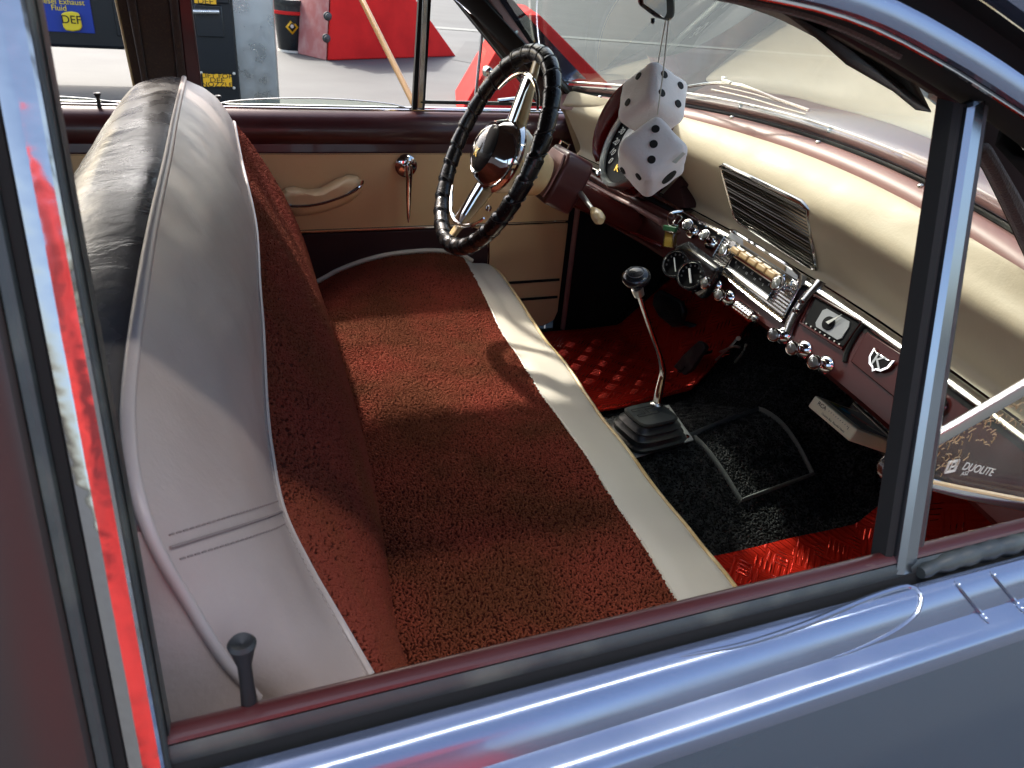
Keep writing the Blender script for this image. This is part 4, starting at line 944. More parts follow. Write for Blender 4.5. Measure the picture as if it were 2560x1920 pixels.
# under-dash twin gauges
for k, (a, b) in enumerate(((1689, 660), (1727, 688))):
    c = onX(a, b, .80); ax = V((-.75, -.35, .45)).normalized()
    gg = P_('gauge', MB().lathe([(.020, -.03), (.0265, -.028), (.0275, 0), (.0265, .003), (.0235, .003), (.0232, -.003), (0, -.003)], c, ax, 32), 'plastic')
    P_('gauge_face', MB().lathe([(.0228, -.0028), (0, -.0028)], c, ax, 28), 'dial', gg)
    P_('gauge_rim', MB().lathe([(.0245, .002), (.0238, .0034), (.0228, .002)], c, ax, 32, cap=False), 'chromed', gg)
    u_ = (V((0, 0, 1)) - ax*ax.z).normalized(); v_ = u_.cross(ax)
    P_('gauge_needle', MB().tube([c - v_*.008 + u_*.010 + ax*.001, c + v_*.007 - u_*.013 + ax*.001], .0012 if k == 0 else .0022, 5), 'white_ink', gg)
    tk = MB()
    for i in range(9):
        an = R(200 - 27*i); tk.box(c + (v_*math.cos(an) + u_*math.sin(an))*.0185 - ax*.0012, (.0022, .0022, .003))
    P_('gauge_ticks', tk, 'dialgrey', gg)
gp1, gp2 = onX(1689, 660, .80), onX(1727, 688, .80)
P_('gauge_bracket', MB().prism([gp1 + V((.012, .036, .02)), gp1 + V((.014, .03, -.034)), gp2 + V((.014, -.022, -.042)), gp2 + V((.012, -.040, -.016)), gp2 + V((.012, -.052, .030)), gp1 + V((.012, .01, .036))], (.022, 0, .004)), 'plastic', bevel=.008, seg=4)
# loose wiring and brackets below the dash
wi = MB()
for (a, b, c_, d) in ((1840, 850, 1790, 900), (1850, 868, 1800, 880), (1865, 860, 1838, 905)):
    wi.tube(spl([onX(a, b, .98), onX((a+c_)/2 + 10, (b+d)/2 - 8, .98), onX(c_, d, .98)], 10), .0028, 6)
P_('wiring', wi, 'alu')
P_('fuse_clip', MB().lathe([(0, .004), (.004, .003), (.005, 0)], onX(1846, 846, .97), (-.6, -.5, .4), 10), 'white')

# ---- steering column and wheel -------------------------------------
WC = V((.505, 1.10, 1.005)); th = .422; ya = -.030; WR = .189
wn = V((-math.cos(th)*math.cos(ya), -math.cos(th)*math.sin(ya), math.sin(th)))
wu = V((-math.sin(ya), math.cos(ya), 0)); wv = wn.cross(wu)
if wv.z < 0: wv = -wv
sw = empty('steering_wheel', WC, parent=car)
def wp(a, r_, h=0): return WC + (wu*math.cos(a) + wv*math.sin(a))*r_ + wn*h
# wrapped leather rim: overlapping spiral turns
tw = 30; nn2 = tw*10; rim = []; rad = []
for i in range(nn2):
    a = 2*math.pi*i/nn2; ph = (i % 10)/10
    rim.append(wp(a, WR)); rad.append(.0140 + .0022*(1 - ph)**.8 if ph > .05 else .0130)
rim_o = P_('rim', MB().tube(rim, rad, 16, closed=True), 'wheelblk', sw, smooth=70)
lace = MB(); holes = MB()
for k in range(tw):
    a0 = 2*math.pi*k/tw; hel = []
    for j in range(17):
        b = 2*math.pi*j/16; a = a0 + .055*math.sin(b); c = wp(a, WR); ro = (c - WC).normalized()
        hel.append(c + (ro*math.cos(b) + wn*math.sin(b))*.0160)
    lace.tube(hel, .0009, 5)
    for r_ in range(3):
        for q in range(4):
            a = a0 + .05 + .035*r_; b = R(30 + 45*q); c = wp(a, WR); ro = (c - WC).normalized(); d = ro*math.cos(b) + wn*math.sin(b)
            holes.lathe([(.0013, .0001), (0, .0002)], c + d*.0157, d, 6)
merge(rim_o, P_('lacing', lace, 'black', sw), P_('perforations', holes, 'ink', sw))
HUBZ = -.035
P_('hub', MB().lathe([(.0, -.115), (.040, -.115), (.050, -.09), (.058, -.06), (.066, -.04), (.064, -.02), (.05, -.008), (0, -.006)], WC, wn, 44), 'ivory', sw)
P_('hub_ring', MB().lathe([(.066, -.034), (.072, -.026), (.071, -.012), (.064, -.004), (.056, .010), (.050, .016), (.046, .014), (.046, .008)], WC, wn, 48, cap=False), 'chrome', sw)
hbn = P_('horn_button', MB().lathe([(.0465, .010), (.046, .015), (.038, .021), (.020, .025), (0, .026)], WC, wn, 44), 'dial', sw)
text('horn_emblem', 'K', frame(WC + wn*.0262 - wv*.014, wu*-1, wv), .024, M['gold'], sw, .0008, sx=1.2)
P_('horn_button_dome', MB().lathe([(.047, .012), (.042, .022), (.028, .030), (.012, .034), (0, .0345)], WC, wn, 44), 'clear', sw)
for s in (1, -1):
    a = math.pi/2*s
    def rowsp(r_, wdt, h, t): 
        c = WC + wv*s*r_ + wn*h; return [c - wu*wdt, c - wu*wdt*.9 + wn*t*.7, c - wu*wdt*.4 + wn*t, c + wu*wdt*.4 + wn*t, c + wu*wdt*.9 + wn*t*.7, c + wu*wdt, c + wu*wdt*.6 - wn*t*.6, c - wu*wdt*.6 - wn*t*.6]
    P_('spoke', MB().grid([rowsp(r_, w__, h, t) for r_, w__, h, t in ((.05, .026, -.03, .012), (.09, .021, -.024, .010), (.14, .016, -.012, .008), (.182, .012, -.002, .006))], cv=True), 'ivory', sw, smooth=60)
    P_('spoke_cover', MB().grid([rowsp(r_, w__, h, t) for r_, w__, h, t in ((.058, .017, -.012, .008), (.09, .017, -.008, .008), (.12, .017, -.004, .007), (.143, .020, .0, .005), (.150, .018, .001, .003))], cv=True), 'chrome', sw, smooth=60)
# horn ring arcs between the spoke tips
for s in (1, -1):
    arc = [wp(R(90*s) + R(-46 + 92*i/24), .148, .004 - .004*abs(i-12)/12) for i in range(25)]
    P_('horn_ring', MB().tube(arc, [.0022 + .0022*math.sin(math.pi*i/24) for i in range(25)], 8), 'chrome', sw)
    
col_ = empty('steering_column', WC - wn*.2, parent=car)
P_('column_tube', MB().lathe([(.026, -.60), (.026, -.11)], WC, wn, 24), 'dashmar', col_)
cbx = frame(WC - wn*.158 + wv*.014, wu*-1, wv)
hs = [(-.040, -.055), (-.046, -.03), (-.046, .03), (-.036, .052), (.036, .052), (.046, .03), (.046, -.03), (.040, -.055)]
P_('column_housing', MB().prism([loc(cbx, x, y, -.03) for x, y in hs], wn*.062), 'maroon', col_, bevel=.006, seg=3)
P_('housing_bezel', MB().prism([loc(cbx, x*.82, y*.82, .033) for x, y in hs], wn*.004), 'pink', col_, bevel=.001)
P_('housing_clip', MB().tube([loc(cbx, x, y, .03) for x, y in ((-.02, .054), (-.02, .062), (.02, .062), (.02, .054))], .002, 6), 'chrome', col_)
s0 = onX(1400, 425, .70); s1 = onX(1418, 440, .695); s2 = onX(1480, 522, .66); s3 = onX(1488, 531, .655); s4 = onX(1502, 553, .648)
P_('lever_boss', MB().tube([s0 + V((.03, .03, 0)), s0, s0.lerp(s1, .6), s1], [.014, .0165, .0165, .010], 20), 'rubber', col_)
lv_ = P_('turn_signal_lever', MB().tube([s0, s1, s1.lerp(s2, .5), s2], [.008, .0078, .0058, .0042], 14), 'alu', col_)
P_('lever_tip', MB().tube([s2, s3, s3.lerp(s4, .35), s3.lerp(s4, .75), s4], [.0042, .009, .0115, .0112, .006], 16), 'ivory', lv_)
g1 = onX(1217, 482, .62); g2 = onX(1221, 520, .60)
P_('tilt_rod', MB().tube([g1, g1.lerp(g2, .8)], .0016, 8), 'chrome', col_)
P_('rod_ball', MB().lathe([(.0, -.008), (.006, -.006), (.0085, 0), (.006, .006), (0, .008)], g2, (0, 0, 1), 16), 'chrome', col_)

# ---- rear view mirror ----------------------------------------------
mr_ = P_('rear_view_mirror', MB().prism([onY(a, b, .79) for a, b in ((1668, -60), (1689, -20), (1688, 40), (1675, 54), (1640, 44), (1600, 14), (1588, -60))], (.008, .02, 0)), 'plastic', bevel=.004)
P_('mirror_glass', MB().prism([onY(a, b, .788) for a, b in ((1660, -55), (1664, 30), (1658, 44), (1606, 8), (1596, -55))], (.001, -.002, 0)), 'chrome', mr_)
P_('mirror_screw', MB().lathe([(.003, 0), (.003, .006), (0, .008)], onY(1632, 46, .79), (0, -.3, -1), 10), 'plastic', mr_)
mtop = onY(1655, 40, .79)
P_('mirror_stem', MB().tube([mtop + V((.01, .0, .06)), scr(.79, hz(.79) - zb(.79), -.01) + V((-.02, 0, .03))], .006, 10), 'chrome', mr_)

# ---- gear lever ----------------------------------------------------
gl_ = empty('gear_lever', (.70, .70, .55), parent=car)
pc_ = [onZ(a, b, .560) for a, b in ((1590, 1142), (1735, 1098), (1672, 1010), (1540, 1052))]
ctr = sum(pc_, V())/4
pc_ = [ctr + (p-ctr)*1.0 for p in pc_]
P_('base_plate', MB().prism(pc_, (0, 0, -.004)), 'plate', gl_, bevel=.006, seg=4)
P_('plate_bolts', sum([[]], []) and None or MB().lathe([(0, .004), (.004, .003), (.0045, 0)], onZ(1718, 1092, .562), (0, 0, 1), 10).lathe([(0, .004), (.004, .003), (.0045, 0)], onZ(1668, 1025, .562), (0, 0, 1), 10), 'chromed', gl_)
top_ = onZ(1625, 1040, .655) ; 
ux = V((1, .12, 0)).normalized(); uy = V((-.12, 1, 0)).normalized()
def rrect(c, sx, sy, k=9):
    out = []
    for q in range(4):
        for i in range(k+1):
            a = math.pi/2*(q + i/k); ca, sa = math.cos(a), math.sin(a)
            e = .45; out.append(c + ux*(abs(ca)**e*(1 if ca > 0 else -1))*sx + uy*(abs(sa)**e*(1 if sa > 0 else -1))*sy)
    return out
bcen = onZ(1618, 1088, .562); tcen = onZ(1628, 1032, .650)
lay = [(0, .078, .066), (.10, .078, .066), (.16, .080, .068), (.20, .070, .060), (.34, .060, .052), (.38, .068, .058), (.43, .070, .060), (.47, .062, .054), (.58, .050, .044), (.62, .060, .050), (.67, .062, .052), (.71, .054, .046), (.82, .040, .036), (.86, .050, .042), (.95, .052, .044), (1.0, .047, .040), (1.005, .02, .017), (1.005, .001, .001)]
P_('boot', MB().grid([rrect(bcen.lerp(tcen, t), a*.80, b*.80) for t, a, b in lay], cv=True), 'rubber', gl_, smooth=35)
Hc = onZ(1613, 1028, .654)
hm_ = frame(Hc, onZ(1628, 1012, .654) - onZ(1606, 1043, .654), V((-.3, .9, 0)))
P_('shift_pattern', MB().tube([loc(frame(Hc, ux*-1, uy*-1), x, y, .0) for x, y in ((-.022, .012), (.022, .012), (.022, .006), (.004, .006), (.004, -.006), (.022, -.006), (.022, -.012), (-.022, -.012), (-.022, -.006), (-.004, -.006), (-.004, .006), (-.022, .006))], .0009, 5, closed=True), 'black', gl_)
r0 = onZ(1642, 1010, .655); Yg = r0.y
r1 = onY(1646, 985, Yg + .004); r2 = onY(1656, 935, Yg + .012); r3 = onY(1652, 900, Yg + .012); r4 = onY(1625, 820, Yg + .008); r5 = onY(1598, 738, Yg); 
P_('lever_rod', MB().tube(spl([r0 + V((0, 0, -.01)), r1, r2, r3, r4, r5], 26), [.0085 - .0042*min(1, i/12) for i in range(26)], 12), 'chrome', gl_)
P_('rod_collar', MB().lathe([(.011, 0), (.012, .002), (.008, .005), (.007, .005)], r0 + V((0, 0, -.001)), (0, 0, 1), 20), 'chromed', gl_)
kt = onY(1583, 690, Yg); ka = (kt - r5).normalized()
P_('knob_ferrule', MB().lathe([(.0085, 0), (.0095, .010), (.0095, .014), (.007, .015)], r5, ka, 18), 'alu', gl_)
kb = r5 + ka*.013
ka2 = (ka + V((0, -.25, .3))).normalized()
P_('knob', MB().lathe([(.007, 0), (.0105, .006), (.014, .013), (.020, .017), (.0228, .023), (.022, .028), (.017, .0325), (.010, .0345), (0, .035)], kb, ka2, 32), 'plastic', gl_)
P_('knob_ring', MB().lathe([(.0128, .0338), (.013, .0347), (.0134, .0334)], kb, ka2, 32, cap=False), 'dialgrey', gl_)

# ---- pedals ----------------------------------------------------------
zb0 = lambda Y: Y
bpd = [onX(a, b, 1.10) for a, b in ((1648, 724), (1700, 752), (1710, 780), (1698, 816), (1680, 818), (1645, 790), (1630, 762), (1634, 735))]
pd = P_('brake_pedal', MB().prism(bpd, (.018, .006, -.006)), 'rubber', car, bevel=.004, seg=3)
rbs = MB(); 
for k in range(11):
    t = (k+.5)/11; a = onX(lerp(1655, 1678, t)-8, lerp(734, 812, t)-3, 1.097); b = onX(lerp(1696, 1704, min(1, t*1.2)), lerp(757, 808, t), 1.097); rbs.tube([a, b], .0018, 5)
P_('pedal_ribs', rbs, 'black', pd)
P_('pedal_arm', MB().tube(spl([onX(1695, 805, 1.12), onX(1740, 816, 1.15), onX(1790, 822, 1.2)], 10), .007, 8), 'black', pd)
acp = [onX(a, b, 1.06) for a, b in ((1745, 852), (1758, 858), (1765, 870), (1728, 925), (1690, 962), (1664, 958), (1672, 930), (1705, 890))]
ac = P_('accelerator_pedal', MB().prism(acp, (.016, .006, -.004)), 'rubber', car, bevel=.003, seg=2)
P_('pedal_ribs', MB().tube([onX(1672, 950, 1.058), onX(1700, 925, 1.058)], .002, 5).tube([onX(1680, 952, 1.058), onX(1712, 918, 1.058)], .002, 5), 'black', ac)
P_('pedal_rod', MB().tube([onX(1742, 888, 1.08), onX(1775, 880, 1.12), onX(1800, 872, 1.16)], .004, 8), 'black', ac)

# ---- tape player bracket and cartridge --------------------------------
tM = Matrix(((.9257, .0651, .3726, .859), (-.0585, .9979, -.0291, .432), (-.3737, .0052, .9275, .7322), (0, 0, 0, 1)))
tape = empty('tape_cartridge', tuple(tM.translation), 'cream tape cartridge sticking out of the player under the dashboard', 'tape cartridge')
def tb(x0, x1, y0, y1, z0, z1): return MB().add([loc(tM, x, y, z) for x in (x0, x1) for y in (y0, y1) for z in (z0, z1)], [(0,1,3,2), (4,6,7,5), (0,4,5,1), (2,3,7,6), (0,2,6,4), (1,5,7,3)])
tb(0, .105, 0, .102, 0, .022).build('shell', M['tapecase'], tape, bevel=.003, seg=3)
tb(.020, .104, .010, .092, .0219, .0226).build('label', M['tapedark'], tape)
def tpoly(pts, z=.0229): return MB().prism([loc(tM, x, y, z) for x, y in pts], (0, 0, .0003))
tpoly([(.028, .094), (.040, .090), (.046, .080), (.036, .076), (.028, .084)]).build('printed_shape', M['olive'], tape)
tpoly([(.034, .080), (.046, .083), (.054, .070), (.044, .060), (.034, .066)]).build('printed_shape', M['cyan'], tape)
tpoly([(.044, .064), (.056, .066), (.078, .038), (.070, .030), (.050, .046)]).build('printed_shape', M['skinpink'], tape)
tpoly([(.056, .034), (.064, .038), (.092, .012), (.086, .008), (.062, .024)]).build('printed_shape', M['paper'], tape)
sM = tM @ frame(V((-.0004, .088, .0155)), (0, -1, 0), (0, 0, 1))
text('printed_text', 'RCA', sM, .0085, M['ink'], tape, .0001, 'LEFT', sx=1.2)
text('printed_text', 'Country Boy  Peaceful Heart', tM @ frame(V((-.0004, .070, .0065)), (0, -1, 0), (0, 0, 1)), .0046, M['ink'], tape, .0001, 'LEFT')
text('printed_text', '1', tM @ frame(V((-.0004, .014, .0145)), (0, -1, 0), (0, 0, 1)), .007, M['ink'], tape, .0001)
tm = MB()
for k in range(9): tm.add([loc(tM, -.0004, .062 - k*.0055, z) for z in (.0155,)] + [loc(tM, -.0004, .0602 - k*.0055, .0155), loc(tM, -.0004, .0608 - k*.0055, .0178)], [(0, 1, 2)])
tm.build('printed_marks', M['binding'], tape)
tp_ = P_('tape_player', tb(.115, .24, -.03, .13, -.015, .05), 'plastic', car, bevel=.004)
br_ = [(2133, 1001), (2152, 988), (2160, 993), (2232, 1050), (2262, 1062), (2262, 1120), (2240, 1108), (2135, 1010)]
brk = P_('mounting_bracket', MB().prism([onX(a, b, .885) for a, b in br_], (.006, 0, .002)), 'plastic', tp_, bevel=.001)
P_('bracket_edge', MB().tube([onX(a, b, .883) for a, b in ((2133, 1008), (2180, 1050), (2240, 1108), (2262, 1122))], .0014, 6), 'alu', tp_)
for a, b in ((2146, 1002), (2170, 1023), (2192, 1042), (2216, 1064)): P_('bracket_screw', MB().lathe([(.0045, 0), (.0045, .002), (.002, .003), (.0015, .001), (0, .001)], onX(a, b, .883), (-1, 0, .2), 14), 'binding', tp_)

# ---- key ring -----------------------------------------------------------
kx = .80; kr = empty('key_ring', tuple(onX(1670, 560, kx)), 'key ring with a clear amber fob hanging from the ignition left of the dash knobs', 'key ring')
kr1 = onX(1677, 548, kx); MB().tube([kr1 + V((0, .011*math.cos(2*math.pi*i/20), .012*math.sin(2*math.pi*i/20))) for i in range(20)], .0009, 6, closed=True).build('ring', M['chromed'], kr)
kr2 = onX(1694, 550, kx); MB().tube([kr2 + V((.004*math.sin(i), .009*math.cos(2*math.pi*i/20), .011*math.sin(2*math.pi*i/20))) for i in range(20)], .0011, 6, closed=True).build('ring', M['chromed'], kr)
MB().prism([onX(a, b, kx - .004) for a, b in ((1657, 562), (1690, 568), (1686, 582), (1656, 576))], (.006, 0, 0)).build('fob_cap', mk('green_cap', (.02, .09, .04), .3), kr, bevel=.002)
MB().prism([onX(a, b, kx - .006) for a, b in ((1661, 576), (1683, 580), (1681, 621), (1655, 617))], (.010, 0, 0)).build('fob', M['acrylic'], kr, bevel=.002)
MB().prism([onX(a, b, kx - .001) for a, b in ((1664, 582), (1680, 585), (1677, 618), (1659, 615))], (.003, 0, 0)).build('fob_insert', M['ivory'], kr)
MB().tube([kr1 + V((0, 0, .012)), kr1 + V((.02, -.004, .016))], .003, 8).build('key', M['chrome'], kr)

# ---- fuzzy dice -----------------------------------------------------------
def die(Mx, label, pips, attach, pipr=.0058):
    s = .0385; root = empty('plush_die', tuple(Mx.translation), label, 'fuzzy dice', 'fuzzy dice hanging from the mirror')
    b = MB(); n_ = 10; 
    bm = bmesh.new(); bmesh.ops.create_cube(bm, size=2); bmesh.ops.subdivide_edges(bm, edges=bm.edges, cuts=13, use_grid_fill=True)
    for v in bm.verts:
        p = v.co*1.03; k = .36; q = V([max(-1+k, min(1-k, c)) for c in p]); d = p - q
        if d.length > 1e-6: p = q + d.normalized()*k
        m = max(abs(c) for c in p); pf = 1 + .035*(1 - min(1, sorted(abs(c) for c in p)[1]))
        p *= pf + .03*noise.noise(p*2.3 + V((label.__len__(), 0, 0)))
        v.co = Mx @ (p*s)
    me = bpy.data.meshes.new('cube_body'); bm.to_mesh(me); bm.free(); me.shade_smooth(); me.materials.append(M['fuzz'])
    o = bpy.data.objects.new('die_body', me); COL.objects.link(o); put(o, root)
    for ax, lst in pips.items():
        m_ = MB()
        for (u, v, *r_) in lst:
            rr = r_[0] if r_ else pipr
            def P3(a, b_, h):
                if ax == 'z': c = V((a, b_, 1)) 
                if ax == 'x': c = V((1, a, b_))
                if ax == 'y': c = V((a, 1, b_))
                f = 1 + .035*(1 - max(abs(a), abs(b_))*1.0)
                return Mx @ (c*s*f*1.0 + V([(h if (ax == 'xyz'[k]) else 0) for k in range(3)]))
            ring = [P3(u + rr/s*math.cos(t)*1.0, v + rr/s*math.sin(t), .0016) for t in [2*math.pi*i/20 for i in range(20)]]
            low = [P3(u + rr/s*math.cos(t), v + rr/s*math.sin(t), -.004) for t in [2*math.pi*i/20 for i in range(20)]]
            m_.grid([low, ring, [P3(u, v, .0016)]*20], cv=True)
        m_.build('pips', M['ink'], root)
    MB().tube([V(a) for a in attach], .0011, 6).build('cord', M['paper'], root)
    return root
U = Matrix(((-.3643, .2353, -.9011, .647), (-.6372, -.7686, .0569, .7948), (-.6792, .5949, .4299, 1.1495), (0, 0, 0, 1)))
Lw = Matrix(((-.8187, .3834, -.4275, .6183), (-.0223, -.7652, -.6435, .7247), (-.5738, -.5172, .6350, 1.0829), (0, 0, 0, 1)))
mb_ = onY(1664, 52, .79); mb2 = onY(1671, 52, .79)
q_ = .42
die(U, 'white fuzzy die hanging behind the other, showing four dots', {'z': [(-.48, .22), (.48, -.22)], 'y': [(-q_, -q_), (q_, q_), (-q_, q_), (q_, -q_)]},
    [mb_, onY(1642, 175, .795)])
lt = Lw @ (V((-1, -1, 1))*.0385*.9)
die(Lw, 'white fuzzy die hanging lowest in front, showing three dots', {'z': [(-.43, -.43), (0, 0), (.43, .43)], 'y': [(.0, .0, .0125)], 'x': [(-.45, -.45), (.45, .45)]},
    [mb2, onY(1657, 190, lerp(.79, lt.y, .5)), lt])
tgM = Lw @ frame(V((-.016, .022, .0405)), (1, -.25, 0), (.25, 1, 0))
# sewn tag
tgp = [onf(a, b, lambda q: (Lw.inverted() @ q).z - .0412) for a, b in ((1680, 405), (1707, 381), (1714, 385), (1690, 409))]
tg = MB().prism(tgp, (-.0008, -.001, .0008)).build('sewn_tag', M['paper'], [o for o in bpy.data.objects if o.name.startswith('plush_die')][-1])
#%%OUTSIDE
# ================================================================== THE FORECOURT
def post(name, x, y, w_, d, h, mat):
    return MB().box((x, y, h/2), (w_, d, h)).build(name, M[mat], bevel=.01)
# blue panelled dispenser far behind the rear window
Yd = 7.6
c0 = onY(95, 118, Yd); c1 = onY(500, 118, Yd); z0 = c0.z
dis = empty('fuel_dispenser', ((c0.x+c1.x)/2, Yd + .3, 0), 'black dispenser cabinet with a blue sign panel and round-cornered yellow badge', 'fuel dispenser')
sx_ = c1.x - c0.x
zb_ = lambda z: z
def dbox(px0, py0, px1, py1, Y, th, nm, mat, par, bev=.006):
    a, b = onY(px0, py0, Y), onY(px1, py1, Y); x0, x1 = sorted((a.x, b.x)); zl_, zh = sorted((a.z, b.z))
    return MB().box(((x0+x1)/2, Y + th/2, (zl_+zh)/2), (x1-x0, th, zh-zl_)).build(nm, M[mat], par, bevel=bev)
cab = MB().box(((c0.x+c1.x)/2 - .25, Yd + .3, (z0 + 2.3)/2), (sx_ + .5, .6, 2.3 - z0))
cab = MB().box(((c0.x+c1.x)/2 - .25, Yd + .33, 1.15 + max(0, z0)/2), (sx_ + .5, .6, 2.3 - max(0, z0))).build('cabinet', M['pumpblk'], dis, bevel=.03, seg=3)
dbox(60, -150, 238, 84, Yd + .012, .02, 'sign_panel', 'bluesign', dis, .004)
dbox(255, -150, 305, 92, Yd + .010, .02, 'door_panel', 'pumpblk', dis, .03)
bd = MB(); q = [onY(a, b, Yd - .035) for a, b in ((152, 36), (160, 31), (178, 29), (196, 33), (200, 42), (205, 68), (200, 76), (182, 79), (164, 76), (158, 68))]
bd.prism(q, (0, .04, 0)).build('badge', M['yellow'], dis, bevel=.01)
hr = V((1, 0, 0)); up_ = V((0, 0, 1))
text('badge_lettering', 'DEF', frame(onY(178, 50, Yd - .038), hr, up_), .088, M['ink'], dis, .001)
text('sign_lettering', 'Diesel Exhaust', frame(onY(150, 4, Yd + .008), hr, up_), .060, M['yellow'], dis, .002)
text('sign_lettering', 'Fluid', frame(onY(147, 20, Yd + .008), hr, up_), .060, M['yellow'], dis, .002)
# dispenser column with hand latch, nearer, seen right of the door pillar
Yp = 4.4
pu = empty('fluid_dispenser', (onY(540, 200, Yp).x, Yp + .2, 0), 'tall black dispenser column with two orange instruction labels', 'fuel dispenser')
xl, xr_ = onY(470, 120, Yp).x, onY(592, 120, Yp).x
MB().box(((xl+xr_)/2 - .05, Yp + .22, 1.1), (xr_-xl + .1, .42, 2.2)).build('cabinet', M['pumpblk'], pu, bevel=.012)
dbox(483, 10, 562, 95, Yp - .004, .012, 'flap', 'pumpblk', pu, .012)
dbox(480, -150, 575, 11, Yp - .012, .016, 'upper_box', 'pumpblk', pu, .008)
P2 = MB().tube([onY(482, 29, Yp - .02), onY(548, 30, Yp - .02)], .012, 10).build('latch_bar', M['alu'], pu)
dbox(506, 184, 581, 218, Yp - .006, .006, 'instruction_label', 'label', pu, .001)
dbox(481, -40, 541, 11, Yp - .018, .006, 'instruction_label', 'label', pu, .001)
for t_, px, py, s_ in (('LIFT FOR', 543, 190.5, .033), ('DEF', 543, 201, .036), ('NOZZLE', 543, 212, .033), ('DEF', 513, 4, .036), ('LIFT FOR', 513, -7, .03)):
    text('label_lettering', t_, frame(onY(px, py, Yp - (.0065 if py > 100 else .0185)), hr, up_), s_, M['ink'], pu, .0005, sx=1.25)
for a, b in ((503, 182), (585, 220), (503, 219), (585, 184)): MB().lathe([(.008, 0), (0, .006)], onY(a, b, Yp), (0, -1, 0), 10).build('rivet', M['white'], pu)
xa, xb_ = onY(575, 60, Yp + .1).x, onY(693, 120, Yp + .1).x
st = MB().box(((xa+xb_)/2, Yp + .38, 1.5), (xb_-xa, .5, 3.0)).build('steel_column', M['alu'], None, bevel=.01)
tag(st, 'brushed steel canopy column standing right beside the black dispenser', 'column')
# wooden pole leaning
pa, pb = onY(905, 0, 3.9), onY(1031, 253, 3.2); dd = (pb - pa); p0 = pb + dd * (-(pb.z - 0.0)/dd.z if dd.z < 0 else 0); ptop = pa - dd*.55
pole = MB().tube([p0, ptop], .014, 12).build('wooden_pole', M['wood'], None); tag(pole, 'thin varnished wooden pole leaning at a slant in front of the red barrier', 'pole')
# bucket
bb = onZ(740, 134, 0); rbk = .235; hb_ = .62
bu = empty('bucket', (bb.x, bb.y + rbk, 0), 'black bucket with a red band and grey lid standing by the red barrier', 'bucket')
O_ = V((bb.x, bb.y + rbk, 0))
MB().lathe([(rbk*.80, 0), (rbk*.82, .01), (rbk*.97, hb_*.72)], O_, (0, 0, 1), 32).build('body', M['pumpblk'], bu)
MB().lathe([(rbk*1.00, hb_*.72), (rbk*1.06, hb_*.73), (rbk*1.06, hb_*.78), (rbk*1.01, hb_*.79)], O_, (0, 0, 1), 32, cap=False).build('band', M['redfloor'], bu)
MB().lathe([(rbk*1.0, hb_*.79), (rbk*1.02, hb_*.9), (rbk*1.08, hb_*.93), (rbk*1.08, hb_), (rbk*.9, hb_*1.0), (0, hb_*.99)], O_, (0, 0, 1), 32).build('lid', M['rubber'], bu)
MB().lathe([(rbk*.86, .0), (rbk*.84, .025), (rbk*.80, .03)], O_, (0, 0, 1), 32).build('base_ring', M['white'], bu)
dm_ = O_ + V((-.03, -rbk*.93, hb_*.50)); MB().add([dm_ + V((0, 0, .09)), dm_ + V((.08, -.002, 0)), dm_ + V((0, 0, -.09)), dm_ + V((-.08, -.002, 0))], [(0, 1, 2, 3)]).build('diamond_label', M['label'], bu, solid=.004)
dm_ += V((0, -.012, 0)); MB().add([dm_ + V((0, 0, .055)), dm_ + V((.05, -.002, 0)), dm_ + V((0, 0, -.055)), dm_ + V((-.05, -.002, 0))], [(0, 1, 2, 3)]).build('label_field', M['ink'], bu, solid=.004)
MB().lathe([(.022, 0), (0, .003)], dm_ + V((0, -.004, .01)), (0, -1, 0), 16).build('label_spot', M['white'], bu)
MB().tube(spl([O_ + V((rbk, -.02, hb_*.74)), O_ + V((rbk*1.05, -.2, hb_*.6)), O_ + V((rbk*.9, -.22, hb_*.45))], 10), .006, 6).build('handle', M['chromed'], bu)
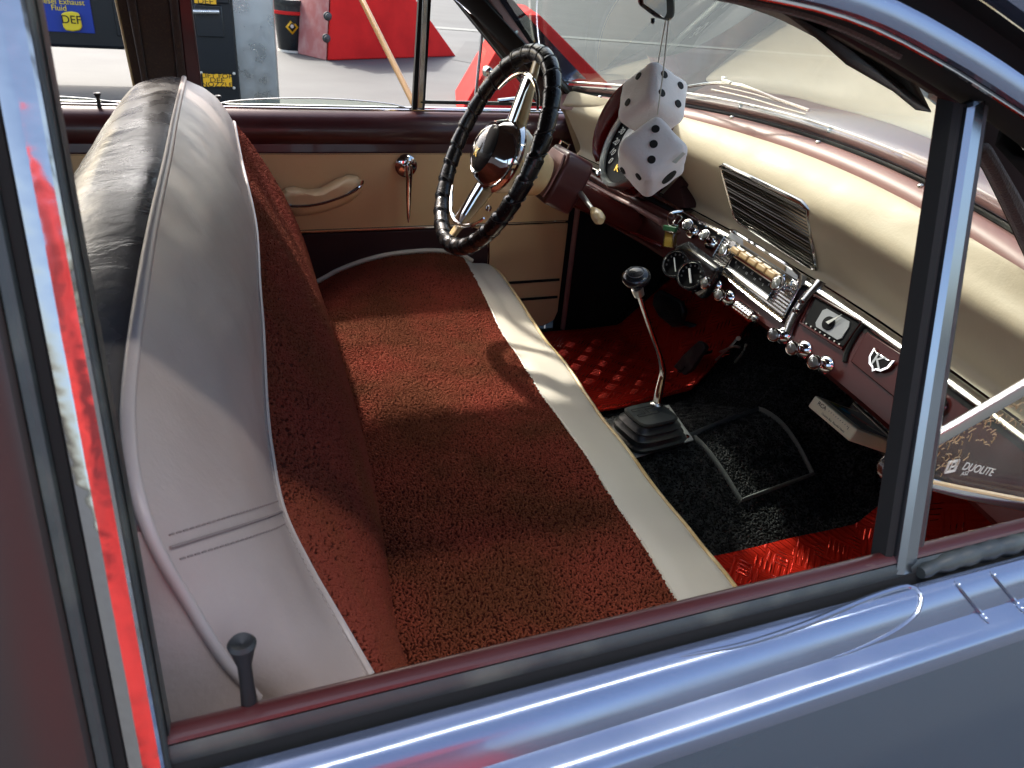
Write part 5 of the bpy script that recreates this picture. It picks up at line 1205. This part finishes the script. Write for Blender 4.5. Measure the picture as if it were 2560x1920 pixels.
# red barriers: sloped concrete blocks
def barrier(pix_base, pix_top, depth, label, pale=None, ztop=None):
    """front face from ground picture points and an upper outline standing above them"""
    base = [onZ(a, b, 0) for a, b in pix_base]; Yf = base[0].y
    fr_ = [V((p.x, p.y, 0)) for p in base]; 
    d = (fr_[-1] - fr_[0]); nrm = V((-d.y, d.x, 0)).normalized(); nrm = nrm if nrm.y > 0 else -nrm
    def hit(a, b):
        r = ray(a, b); t = (fr_[0] - CAM).dot(nrm) / r.dot(nrm); return CAM + r*t
    poly = fr_ + [hit(a, b) for a, b in pix_top]
    cen = sum(poly, V())/len(poly) - CAM; cen.z = 0; cen.normalize()
    o = MB().prism(poly, (cen + nrm*.25)*depth).build('concrete_barrier', M['redfloor'], None, bevel=.02)
    return tag(o, label, 'barrier', 'red painted concrete barriers'), poly, nrm
o1, poly, nrm = barrier([(818, 152), (1140, 141)], [(1040, 0), (985, -90), (830, -92)], 1.6, 'large red barrier with a long sloping right edge, beside the bucket')
pf = MB().prism([poly[0] + V((-.28, .55, 0)), poly[0] + V((-.01, 0, 0)), poly[-1] + V((-.01, 0, 0)), poly[-1] + V((-.28, .55, 0))], (0, .9, 0)).build('weathered_end', M['redpale'], o1, bevel=.01)  # paler red slab on the left end of the barrier
for px, py in ((818, 40), (815, 95)):
    MB().lathe([(.05, 0), (.05, .05), (.035, .06), (.035, .1), (0, .11)], onY(px, py, poly[0].y - .02), (0, -1, 0), 14).build('anchor_bolt', M['rubber'], o1)
barrier([(1140, 300), (1600, 288)], [(1352, 40), (1335, 37), (1296, 37), (1290, 42)], 1.3, 'red wedge shaped barrier seen behind the steering wheel')
o3, poly, nrm = barrier([(560, 30), (815, 25)], [(815, -70), (560, -60)], 1.5, 'low red barrier block in the distance behind the bucket')
# unseen red shape added behind the camera to give the window channel its red reflection
red_shape_ = empty('painted_post', (.15, -1.5, 0), 'red painted forecourt post behind the camera, mirrored in the window channel', 'post')
MB().prism([V((-.20, -1.35, .62)), V((.55, -1.35, .62)), V((.46, -1.35, 1.2)), V((.50, -1.35, 1.62)), V((.36, -1.35, 1.80)), V((-.02, -1.35, 2.0)), V((-.16, -1.35, 1.5))], (0, -.4, 0)).build('shaft', M['postred'], red_shape_, bevel=.03)
MB().box((.17, -1.55, .31), (.95, .5, .62)).build('footing', M['conc'], red_shape_, bevel=.03)  # added below the red so that its reflection ends there
# canopy lamps
def lamp(x, y, label):
    r_ = empty('canopy_lamp', (x, y, 4.6), label, 'canopy lamp', 'strip lamps above the forecourt')
    MB().box((x, y, 4.66), (7.0, .20, .10)).build('housing', M['white'], r_, bevel=.01)
    MB().box((x, y, 4.602), (6.9, .10, .012)).build('tube', mk('led_tube', (1, 1, 1), .5, emit=((1, .96, .88), 20)), r_)
lamp(.2, -1.7, 'long strip lamp above the near side of the car')
